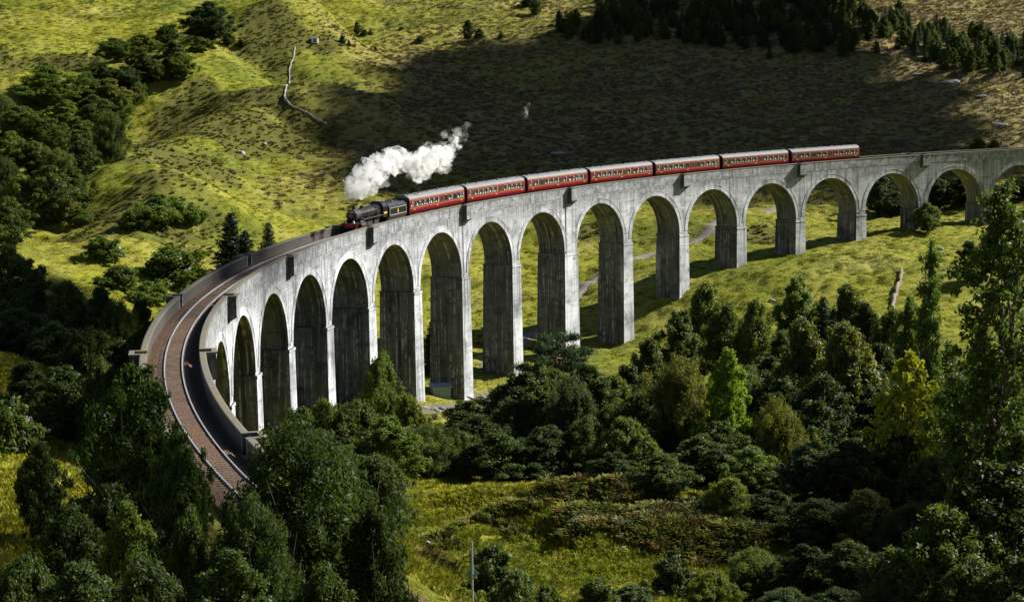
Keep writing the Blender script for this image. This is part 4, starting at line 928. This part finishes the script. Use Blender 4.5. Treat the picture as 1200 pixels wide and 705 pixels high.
# ------------------------------------------------------------------ scattered cover (uncountable)
def scatter(name, protos, P, S, Z, Cc, mat_label=None):
    m = bpy.data.meshes.new(name + '_points'); m.vertices.add(len(P)); m.vertices.foreach_set('co', P.astype(np.float32).ravel())
    for nm, arr, ty in (('scl', S, 'FLOAT'), ('rz', Z, 'FLOAT')):
        a = m.attributes.new(nm, ty, 'POINT'); a.data.foreach_set('value', arr.astype(np.float32))
    a = m.attributes.new('tcol', 'FLOAT_COLOR', 'POINT'); a.data.foreach_set('color', np.concatenate([Cc, np.ones((len(Cc), 1))], 1).astype(np.float32).ravel())
    o = link(name, m); gt = bpy.data.node_groups.new(name, 'GeometryNodeTree')
    gt.interface.new_socket('Geometry', in_out='INPUT', socket_type='NodeSocketGeometry'); gt.interface.new_socket('Geometry', in_out='OUTPUT', socket_type='NodeSocketGeometry')
    gi = gt.nodes.new('NodeGroupInput'); go = gt.nodes.new('NodeGroupOutput'); ip = gt.nodes.new('GeometryNodeInstanceOnPoints')
    oi = gt.nodes.new('GeometryNodeObjectInfo'); oi.inputs['As Instance'].default_value = True; oi.inputs[0].default_value = protos
    def na(n, t='FLOAT'):
        x = gt.nodes.new('GeometryNodeInputNamedAttribute'); x.data_type = t; x.inputs[0].default_value = n; return x.outputs[0]
    cx = gt.nodes.new('ShaderNodeCombineXYZ'); gt.links.new(na('rz'), cx.inputs[2])
    gt.links.new(gi.outputs[0], ip.inputs['Points']); gt.links.new(oi.outputs['Geometry'], ip.inputs['Instance'])
    gt.links.new(cx.outputs[0], ip.inputs['Rotation']); gt.links.new(na('scl'), ip.inputs['Scale']); gt.links.new(ip.outputs[0], go.inputs[0])
    md = o.modifiers.new('scatter', 'NODES'); md.node_group = gt; return o
def cover_mat(name, trans=.3):
    t = NT(name); a = t.N('ShaderNodeAttribute', attribute_name='tcol'); a.attribute_type = 'INSTANCER'
    geo = t.N('ShaderNodeNewGeometry'); c = t.mix(1.0, a.outputs['Color'], t.ramp(geo.outputs['Random Per Island'], 0, 1, (.6, .6, .6, 1), (1.35, 1.35, 1.3, 1)), 'MULTIPLY')
    t.col(c); t.rough(.8); t.b.inputs['Specular IOR Level'].default_value = .06
    tr = t.N('ShaderNodeBsdfTranslucent'); t.l.new(c, tr.inputs[0]); ms = t.N('ShaderNodeMixShader'); ms.inputs[0].default_value = trans
    t.l.new(t.b.outputs[0], ms.inputs[1]); t.l.new(tr.outputs[0], ms.inputs[2]); t.l.new(ms.outputs[0], t.out.inputs[0]); return t.m
M['cover'] = cover_mat('tussock_blades', .4); M['frond'] = cover_mat('fronds', .25)
def tuft_mesh(seed, n, r, h, wd, curl):
    rng = np.random.default_rng(seed); V = []; Fs = []
    for i in range(n):
        a = rng.random() * 6.283; rr = r * rng.random() ** .6; o = np.array([math.cos(a) * rr, math.sin(a) * rr, -.05]); d = np.array([math.cos(a), math.sin(a), 0]) * curl * rng.uniform(.4, 1.2)
        s = np.array([-math.sin(a + .4), math.cos(a + .4), 0]) * wd * rng.uniform(.6, 1.3); hh = h * rng.uniform(.6, 1.15); k = len(V)
        V += [o - s, o + s, o + d * .45 + s * .7 + [0, 0, hh * .75], o + d * .45 - s * .7 + [0, 0, hh * .75], o + d + [0, 0, hh * .8 if curl > .3 else hh]]
        Fs += [(k, k + 1, k + 2), (k, k + 2, k + 3), (k + 3, k + 2, k + 4)]
    return np.array(V), np.array(Fs)
HID = bpy.data.collections.new('prototypes')      # not linked to the scene: only a source for scattering
def proto(name, seed, n, r, h, wd, curl, mat):
    V, Fs = tuft_mesh(seed, n, r, h, wd, curl); o = bpy.data.objects.new(name, fast_mesh(name, V, Fs, mat)); HID.objects.link(o); return o
p_grass = proto('tuft', 1, 30, .45, .36, .045, .30, M['cover']); p_mat = proto('low_tuft', 4, 30, .6, .20, .06, .5, M['cover']); p_frond = proto('frond_clump', 2, 34, .55, .75, .11, .45, M['frond']); p_heath = proto('heath_clump', 3, 30, .5, .38, .07, .2, M['frond'])
def field(n, a0, a1, d0, d1, seed):
    rng = np.random.default_rng(seed); a = rng.uniform(a0, a1, n); d = np.sqrt(rng.uniform(d0 ** 2, d1 ** 2, n)); X, Y = np.sin(a) * d, np.cos(a) * d
    r = np.hypot(X - CX, Y - CY); t = np.arctan2(Y - CY, X - CX); t = np.where(t < 0, t + 6.2832, t)
    k = ~((np.abs(r - R) < 3.6) & ((t > T_NEAR - .01) | (np.hypot(X, Y) < 100)))
    return X[k], Y[k], rng
def colors(rng, n, pal, jit=.2):
    p = np.array(pal)[rng.integers(0, len(pal), n)]; return p * rng.uniform(1 - jit, 1 + jit, (n, 1))
for nm, cnt, d0, d1, sd, sc in (('far', 120000, 260, 900, 1, .85), ('near', 60000, 60, 262, 2, 1.0)):
    X, Y, rng = field(cnt, -.33, .33, d0, d1, sd); h, b, s = masks(X, Y); u = rng.random(len(X))
    Zz = height(X, Y); dd = np.hypot(X, Y)
    pal_n = fbm(X, Y, 40, 3, 91) * .5 + .5
    k = (u > h) & (u > b * .85) & (s < .3)
    cg = colors(rng, k.sum(), [(.24, .25, .018), (.30, .29, .028), (.19, .22, .014), (.39, .345, .075), (.27, .27, .022)]); pg = smooth(.30, .75, pal_n[k])[:, None]; cg = cg * (np.array([.62, .74, .7]) * (1 - pg) + np.array([1.25, 1.18, 1.15]) * pg)
    tag(scatter('moor_grass', p_mat if nm == 'far' else p_grass, np.stack([X, Y, Zz], 1)[k], sc * rng.uniform(.6, 1.5, k.sum()) * (1 + (dd[k] > 450) * .3), rng.uniform(0, 6.28, k.sum()), cg),
        'tussocky yellow-green grass over the hillside and pasture' if nm == 'far' else 'long grass and tussocks over the near meadow', 'grass', kind='stuff')
    k = (u < b * .85) & (s < .3)
    cb = colors(rng, k.sum(), [(.11, .13, .02), (.13, .15, .028), (.17, .135, .034), (.19, .18, .035), (.12, .135, .03)])
    tag(scatter('bracken', p_frond, np.stack([X, Y, Zz], 1)[k], (.62 if nm == 'far' else 1.0) * sc * rng.uniform(.6, 1.6, k.sum()), rng.uniform(0, 6.28, k.sum()), cb), 'bracken fronds in green and rust patches on the hillside' if nm == 'far' else 'bracken in green and rust bands across the near meadow', 'bracken', kind='stuff')
    if nm == 'far':
        k = (u < h) & (s < .3)
        chh = colors(rng, k.sum(), [(.16, .12, .062), (.23, .185, .065), (.23, .15, .13), (.30, .25, .075), (.17, .135, .065)])
        tag(scatter('heather', p_heath, np.stack([X, Y, Zz], 1)[k], 1.15 * rng.uniform(.6, 1.7, k.sum()), rng.uniform(0, 6.28, k.sum()), chh), 'dark brown and purple heather over the shaded hillside', 'heather', kind='stuff')
# extra dense bracken and grass close by in the meadow
X, Y, rng = field(26000, -.10, .16, 118, 215, 7); h, b, s = masks(X, Y); k = (rng.random(len(X)) < b * .75) & (fbm(X, Y, 3.6, 2, 77) > .02); Zz = height(X, Y)
cb = colors(rng, k.sum(), [(.11, .15, .022), (.15, .17, .045), (.25, .15, .045), (.21, .19, .04), (.19, .20, .10), (.14, .17, .03)])
tag(scatter('bracken', p_frond, np.stack([X, Y, Zz], 1)[k], rng.uniform(.8, 1.7, k.sum()), rng.uniform(0, 6.28, k.sum()), cb), 'thick bracken around the middle of the near meadow', 'bracken', kind='stuff')
k = rng.random(len(X)) > b * .6 + .05
cg = colors(rng, k.sum(), [(.27, .275, .018), (.33, .31, .028), (.22, .25, .015), (.38, .33, .06)])
tag(scatter('meadow_grass', p_grass, np.stack([X, Y, Zz], 1)[k], rng.uniform(.5, 1.0, k.sum()), rng.uniform(0, 6.28, k.sum()), cg), 'bright sunlit grass of the near meadow', 'grass', kind='stuff')

# far plantation at the top right: one dark mass of trees
crm = PROTO['spruce_b'][0]; crm2 = PROTO['oak_b'][0]
def wood(name, mesh, poly, n, seed, hs, tint, label):
    rng = np.random.default_rng(seed); px = []
    while len(px) < n:
        x, y = rng.uniform(620, 1230), rng.uniform(-25, 95)
        if poly(x, y): px.append((x, y))
    P = np.array([hit(x, y, d0=430, n=300) for x, y in px]); Z = height(P[:, 0], P[:, 1])
    ob = bpy.data.objects.new(name + '_source', mesh); HID.objects.link(ob); ob.color = (*tint, 1)
    o = scatter(name, ob, np.stack([P[:, 0], P[:, 1], Z], 1), rng.uniform(.5, 1.0, n) * hs, rng.uniform(0, 6.28, n), np.ones((n, 3)))
    o.color = (*tint, 1); return tag(o, label, 'forest', kind='stuff')
def inpoly(x, y):
    lo = np.interp(x, [620, 650, 700, 760, 900, 1000, 1060, 1130, 1200, 1240], [20, 44, 50, 52, 60, 66, 72, 84, 90, 92]); up = np.interp(x, [620, 640, 690, 720, 780, 960, 1000, 1040, 1120, 1240], [10, 30, 32, -30, -30, -30, 0, 22, 48, 55]); return up + 8 * math.sin(x * .13) < y < lo + 7 * math.sin(x * .21 + 1) + 5 * math.sin(x * .057)
wood('forest', crm, inpoly, 300, 5, .9, (1.1, 1.1, 1.0), 'dark conifer wood along the top right of the hill')
wood('forest', crm2, inpoly, 260, 6, .7, (1.0, 1.0, .9), 'dark broadleaf trees mixed through the top right wood')

# ------------------------------------------------------------------ rocks, walls, small structures
def rock_mesh(seed):
    rng = np.random.default_rng(seed); b = bmesh.new(); bmesh.ops.create_icosphere(b, subdivisions=2, radius=1)
    for v in b.verts:
        p = np.array(v.co); f = 1 + .28 * math.sin(p[0] * 3.1 + seed) * math.cos(p[1] * 2.7 + seed * 2) + rng.uniform(-.1, .1); v.co = Vector(p * f)
    m = bpy.data.meshes.new('boulder'); b.to_mesh(m); b.free(); m.materials.append(M['stone']); return m
RM = [rock_mesh(i) for i in range(4)]
def boulder(px, py, wpx, d0, label, flat=.5, group=None, asp=1.0):
    x, y = hit(px, py, d0=d0); o = link('boulder', RM[random.randrange(4)]); w = wpx * math.hypot(x, y) / F_PX / 2
    o.scale = (w, w * asp, w * flat); o.location = (x, y, float(height(x, y)) + w * flat * .3); o.rotation_euler = (0, 0, random.uniform(-.4, .4)); tag(o, label, 'rock', group); return o
for px, py, w, lb in ((1113, 97, 22, 'broad pale rock slab on the hillside below the dark wood'), (1149, 115, 13, 'pale rock right of the broad slab on the hillside'), (1172, 146, 20, 'flat pale rock above the right end of the viaduct'), (1075, 87, 12, 'small grey rock left of the broad pale slab'), (653, 180, 15, 'long grey rock just above the middle coaches'), (680, 158, 8, 'small grey rock high above the middle coaches'), (940, 163, 9, 'small pale rock just above the last coach'), (815, 168, 8, 'small pale rock above the fifth coach')):
    boulder(px, py, w, 440, lb, .28, asp=.7)
for px, py, w, lb in ((310, 168, 6, 'pale boulder on the knoll above the curve'), (282, 183, 10, 'dark-edged boulder on the lit knoll'), (136, 183, 6, 'white boulder beside the gully trees'), (139, 288, 6, 'small white boulder on the sunny field')):
    boulder(px, py, w, 300, lb, .7)
for px, py, w, lb in ((1102, 293, 7, 'brown boulder on the pasture near the right piers'), (905, 350, 8, 'grey boulder on the slope above the wood'), (731, 650, 9, 'grey boulder lying in the meadow'), (528, 474, 0, '')):
    if w: boulder(px, py, w, 120 if py > 600 else 250, lb, .7)
for i, (px, py, w) in enumerate(sorted(((498, 477, 8), (508, 479, 9), (518, 477, 7), (526, 479, 10), (537, 477, 8), (548, 474, 7), (556, 472, 8), (566, 464, 7), (578, 466, 14), (586, 463, 9), (514, 483, 8), (542, 481, 7)))):
    boulder(px, py, w, 240, f'pale riverbed boulder by the white piers, {ORD[i]} from the left', .6, 'riverbed boulders by the white piers')
def wall_line(name, pts, hgt, wd, mat, label, cat):
    mb = MB(); P = []
    for (x0, y0), (x1, y1) in zip(pts[:-1], pts[1:]):
        n = max(1, int(math.hypot(x1 - x0, y1 - y0) / .9)); P += [(x0 + (x1 - x0) * i / n, y0 + (y1 - y0) * i / n, math.atan2(y1 - y0, x1 - x0)) for i in range(n)]
    rr = random.Random(3); base = (P[0][0], P[0][1], float(height(P[0][0], P[0][1])))
    prev = None; ringp = []
    for x, y, a in P:
        z = float(height(x, y)); h = hgt * rr.uniform(.7, 1.1); w = wd * rr.uniform(.8, 1.15) / 2; nx, ny = -math.sin(a), math.cos(a); jx = rr.uniform(-.12, .12)
        ringp.append([(x + nx * (w + jx), y + ny * (w + jx), z - .3), (x + nx * (w * .8 + jx), y + ny * (w * .8 + jx), z + h * .8), (x + nx * jx, y + ny * jx, z + h), (x - nx * (w * .8 - jx), y - ny * (w * .8 - jx), z + h * .8), (x - nx * (w - jx), y - ny * (w - jx), z - .3)])
    for A, B in zip(ringp[:-1], ringp[1:]):
        for i in range(4): mb.quad([A[i], A[i + 1], B[i + 1], B[i]])
    for e in (ringp[0], ringp[-1]): mb.quad(e)
    return tag(mb.build(name, mat), label, cat)
wall_line('stone_wall', hits([(346, 58), (344, 68), (339, 85), (336, 100), (333, 114), (340, 124), (352, 130), (386, 146)], d0=330), .6, .5, M['stone'], 'pale dry stone wall running down the hillside', 'wall')
wall_line('stone_wall', hits([(1057, 318), (1054, 332), (1049, 345), (1045, 360)], d0=230), .8, .7, simple('brown_stone', (.24, .19, .145), .95, vary=.5, scale=1.5), 'broken brown stone wall across the pasture above the wood', 'wall')
# small white shed far up the hill
x, y = hit(369, 49, d0=420); z = float(height(x, y)); sh = tag(empty('white_shed', (x, y, z)), 'tiny white shed by the stone wall high on the hill', 'shed')
mb = MB(); mb.box(-1.1, 1.1, -.9, .9, -.3, 1.5); mb.build('wall', M['whitepaint'], sh)
mb = MB(); mb.quad([(-1.2, -1, 1.48), (1.2, -1, 1.48), (1.2, 0, 2.1), (-1.2, 0, 2.1)]); mb.quad([(-1.2, 1, 1.48), (-1.2, 0, 2.1), (1.2, 0, 2.1), (1.2, 1, 1.48)]); mb.quad([(-1.2, -1, 1.48), (-1.2, 0, 2.1), (-1.2, 1, 1.48)]); mb.quad([(1.2, -1, 1.48), (1.2, 1, 1.48), (1.2, 0, 2.1)]); mb.build('roof', M['roofgrey'], sh)
mb = MB(); mb.box(-.4, .4, -.93, -.9, 0, 1.3); mb.build('door', M['wood'], sh)
# lean-to shed under the tall arch
x, y, z = at(516, 462, 293); z = float(height(x, y)); sh = tag(empty('lean_to_shed', (x, y, z)), 'small teal shed with pale tin roof between the tall white piers', 'shed'); sh.rotation_euler = (0, 0, .35); sh.scale = (.8, .8, .8)
mb = MB()
for k in range(9): mb.box(-1.9 + k * .42, -1.9 + k * .42 + .40, -1.3 - .02 * (k % 2), -1.2, -.4, 2.0)
mb.build('board_wall', M['teal'], sh)
mb = MB(); mb.box(-1.9, -1.8, -1.18, 1.3, -.4, 2.2); mb.box(1.78, 1.88, -1.18, 1.3, -.4, 2.2); mb.box(-1.8, 1.78, 1.2, 1.3, -.4, 2.4); mb.build('side_wall', M['teal'], sh)
mb = MB()
for k in range(14):
    x0 = -2.2 + k * .32; zc = .05 * (k % 2); mb.quad([(x0, -1.7, 1.98 + zc), (x0 + .32, -1.7, 1.98 + .05 - zc), (x0 + .32, 1.5, 2.55 + .05 - zc), (x0, 1.5, 2.55 + zc)])
ro = mb.build('tin_roof', M['tin'], sh); md = ro.modifiers.new('thick', 'SOLIDIFY'); md.thickness = .05
# fallen timber by the river
x, y, z = at(566, 462, 288); z = float(height(x, y)); lg = tag(empty('fallen_log', (x, y, z + .3)), 'fallen dead log with a forked branch near the riverbed', 'log')
mb = MB(); mb.tube([(-2.6, 0, 1.3), (-1, .1, .6), (1, 0, .25), (2.2, -.1, .2)], [.12, .2, .24, .26], 8); mb.build('trunk', M['wood'], lg)
mb = MB(); mb.tube([(1.2, 0, .2), (1.5, .1, 1.1), (1.35, .1, 1.9)], [.14, .1, .04], 6); mb.build('branch', M['wood'], lg)
# trackside pole with a diamond sign seen from behind
px_, py_, pz_ = at(553, 634, 95); gz = float(height(px_, py_)); pole = tag(empty('sign_pole', (px_, py_, gz)), 'tall grey pole carrying a diamond sign seen from behind', 'sign pole'); H_ = pz_ - gz
mb = MB(); mb.tube([(0, 0, -.4), (0, 0, H_)], .055, 10); mb.build('post', M['pole'], pole)
zs_ = at(553, 672, 95)[2] - gz
mb = MB(); s_ = .36
for yy in (.07, .095): mb.quad([(0, yy, zs_ - s_ * 1.05), (s_, yy, zs_), (0, yy, zs_ + s_ * 1.05), (-s_, yy, zs_)])
for a, b in (((0, -1.05), (1, 0)), ((1, 0), (0, 1.05)), ((0, 1.05), (-1, 0)), ((-1, 0), (0, -1.05))): mb.quad([(a[0] * s_, .07, zs_ + a[1] * s_), (b[0] * s_, .07, zs_ + b[1] * s_), (b[0] * s_, .095, zs_ + b[1] * s_), (a[0] * s_, .095, zs_ + a[1] * s_)])
sg = mb.build('diamond_sign', M['signback'], pole)
mb = MB(); mb.box(-.09, .09, -.065, .068, zs_ - .03, zs_ + .03); mb.build('bracket', M['pole'], sg)
# weathered stump in the bracken, fence post by the path
x, y, z = at(501, 652, 128); z = float(height(x, y)); zt = at(501, 634, 128)[2]; hh = max(.9, zt - z)
st = tag(empty('tree_stump', (x, y, z)), 'dark upright tree stump with a pale broken top in bracken', 'stump')
mb = MB(); mb.tube([(0, 0, -.3), (.03, 0, hh * .5), (.05, 0, hh * .92)], [.34, .27, .22], 9); mb.build('trunk', M['bark'], st)
mb = MB(); mb.tube([(.05, 0, hh * .921), (.09, .02, hh)], [.215, .09], 9); mb.build('broken_top', simple('split_wood', (.42, .27, .2), .9), st)
x, y = hit(635, 702, d0=110); z = float(height(x, y)); po = tag(empty('fence_post', (x, y, z)), 'short dark wooden post beside the pale bottom path', 'post')
mb = MB(); mb.box(-.11, .11, -.11, .11, -.3, .72); mb.build('post', M['wood'], po); mb = MB(); mb.lathe([(0, .155), (.1, .02)], (0, 0, .722), 'z', 4); mb.build('post_top', M['wood'], po)

# ------------------------------------------------------------------ steam from the chimney
def steam(name, puffs, label, dens):
    b = bmesh.new(); rr = random.Random(8)
    for px, py, r, Y in puffs:
        c = Vector(at(px, py, Y)); rm = r * 1.3 * Y / F_PX
        for k in range(4):
            j = Vector((rr.gauss(0, .42), rr.gauss(0, .42), rr.gauss(0, .42))) * rm if k else Vector((0, 0, 0))
            mt = Matrix.Translation(c + j) @ Matrix.Diagonal((1, 1, .92, 1))
            bmesh.ops.create_icosphere(b, subdivisions=2, radius=rm * (1.0 if k == 0 else rr.uniform(.45, .75)), matrix=mt)
    m = bpy.data.meshes.new(name); b.to_mesh(m); b.free(); o = link(name, m)
    rmd = o.modifiers.new('union', 'REMESH'); rmd.mode = 'VOXEL'; rmd.voxel_size = .2
    for ns_, st_ in ((2.2, 1.5), (.8, .8)):
        tx = bpy.data.textures.new('billow', 'CLOUDS'); tx.noise_scale = ns_; tx.noise_depth = 3; dm = o.modifiers.new('billow', 'DISPLACE'); dm.texture = tx; dm.strength = st_; dm.mid_level = .55; dm.texture_coords = 'GLOBAL'
    t = NT(name + '_vapour'); t.n.remove(t.b); co = t.N('ShaderNodeTexCoord').outputs['Object']
    n1 = t.noise(co, .62, 8, .72); pv = t.N('ShaderNodeVolumePrincipled'); pv.inputs['Color'].default_value = (.996, .996, .996, 1); pv.inputs['Anisotropy'].default_value = 0
    d = t.ramp(n1, .49, .74); t.l.new(t.math('MULTIPLY', d, dens), pv.inputs['Density']); t.l.new(pv.outputs[0], t.out.inputs['Volume']); m.materials.append(t.m)
    return tag(o, label, 'steam', kind='stuff')
steam('steam', [(413, 226, 9, 257), (420, 215, 13, 258), (430, 203, 15, 261), (442, 197, 15, 264), (434, 222, 8, 261), (456, 188, 13, 268), (468, 186, 13, 272), (482, 190, 11, 276), (493, 200, 12, 280), (500, 188, 14, 282), (512, 187, 13, 286), (523, 181, 11, 290), (530, 172, 8, 292)], 'thick white steam plume trailing back from the locomotive chimney', 8.0)
steam('steam', [(516, 176, 9, 288), (532, 164, 7, 293), (536, 153, 5, 295), (520, 194, 9, 288), (447, 212, 7, 264), (500, 176, 10, 284), (540, 160, 8, 296), (546, 150, 6, 298), (486, 208, 8, 278), (400, 236, 6, 256)], 'thin torn wisps at the end of the steam plume', .8)
steam('steam', [(616, 134, 5, 330), (613, 127, 3, 330)], 'small lone wisp of steam over the dark hillside', .9)

# ------------------------------------------------------------------ unseen cumulus shading the hill, plus clouds added to darken left wood and corners
_c = NT('cloud_vapour'); _c.col((.86, .87, .89)); _c.rough(1.0); _t = _c.N('ShaderNodeBsdfTranslucent'); _t.inputs[0].default_value = (.88, .88, .88, 1)
_m = _c.N('ShaderNodeMixShader'); _m.inputs[0].default_value = .65; _c.l.new(_c.b.outputs[0], _m.inputs[1]); _c.l.new(_t.outputs[0], _m.inputs[2]); _c.l.new(_m.outputs[0], _c.out.inputs[0]); cloud_white = _c.m
def cloud(poly, alt, cnt, rmax, d0, seed):
    W3 = np.array([(x, y, float(height(x, y, False))) for x, y in (hit(px, py, d0=d0) for px, py in poly)])
    PC = W3[:, :2] + np.outer((alt - W3[:, 2]) / SUN.z, np.array(SUN[:2]))
    def pip(x, y):
        c = False
        for i in range(len(PC)):
            x0, y0 = PC[i]; x1, y1 = PC[i - 1]
            if (y0 > y) != (y1 > y) and x < (x1 - x0) * (y - y0) / (y1 - y0) + x0: c = not c
        return c
    rr = random.Random(seed); b = bmesh.new(); lo, hi = PC.min(0), PC.max(0); n = 0
    E = np.array([PC[i] + (PC[i - 1] - PC[i]) * f for i in range(len(PC)) for f in (0, .25, .5, .75)])
    while n < cnt:
        x, y = rr.uniform(lo[0], hi[0]), rr.uniform(lo[1], hi[1])
        if not pip(x, y): continue
        ed = np.hypot(E[:, 0] - x, E[:, 1] - y).min(); r = min(max(ed * .8, rmax * .2), rmax) * rr.uniform(.7, 1.1)
        bmesh.ops.create_icosphere(b, subdivisions=2, radius=r, matrix=Matrix.Translation((x, y, alt + rr.uniform(0, r * .35))) @ Matrix.Diagonal((1, 1, .42, 1))); n += 1
    cm = bpy.data.meshes.new('cloud'); b.to_mesh(cm); b.free(); cm.shade_smooth(); cm.materials.append(cloud_white); tag(link('cloud', cm), kind='structure')
cloud([(330, 122), (385, 104), (440, 80), (510, 54), (587, 45), (650, 45), (700, 16), (745, -25), (1000, -18), (1030, 55), (1100, 84), (1160, 105), (1190, 160), (1215, 215), (1090, 252), (950, 236), (800, 236), (640, 240), (520, 236), (430, 228), (395, 200), (352, 160)], 640, 330, 31, 432, 2)
cloud([(-70, 318), (60, 322), (130, 345), (172, 385), (168, 440), (120, 476), (50, 488), (-70, 490)], 640, 62, 13, 100, 3)  # added out of view, sized to darken the wood left of the curve
cloud([(-40, 610), (90, 590), (200, 600), (330, 600), (420, 640), (440, 720), (200, 760), (-60, 760)], 640, 60, 9, 45, 4)  # added out of view to dim the bottom-left thicket
cloud([(905, 600), (1000, 585), (1110, 560), (1230, 540), (1260, 720), (1080, 760), (930, 740), (880, 670)], 640, 60, 11, 95, 6)  # added out of view to dim the bottom-right trees
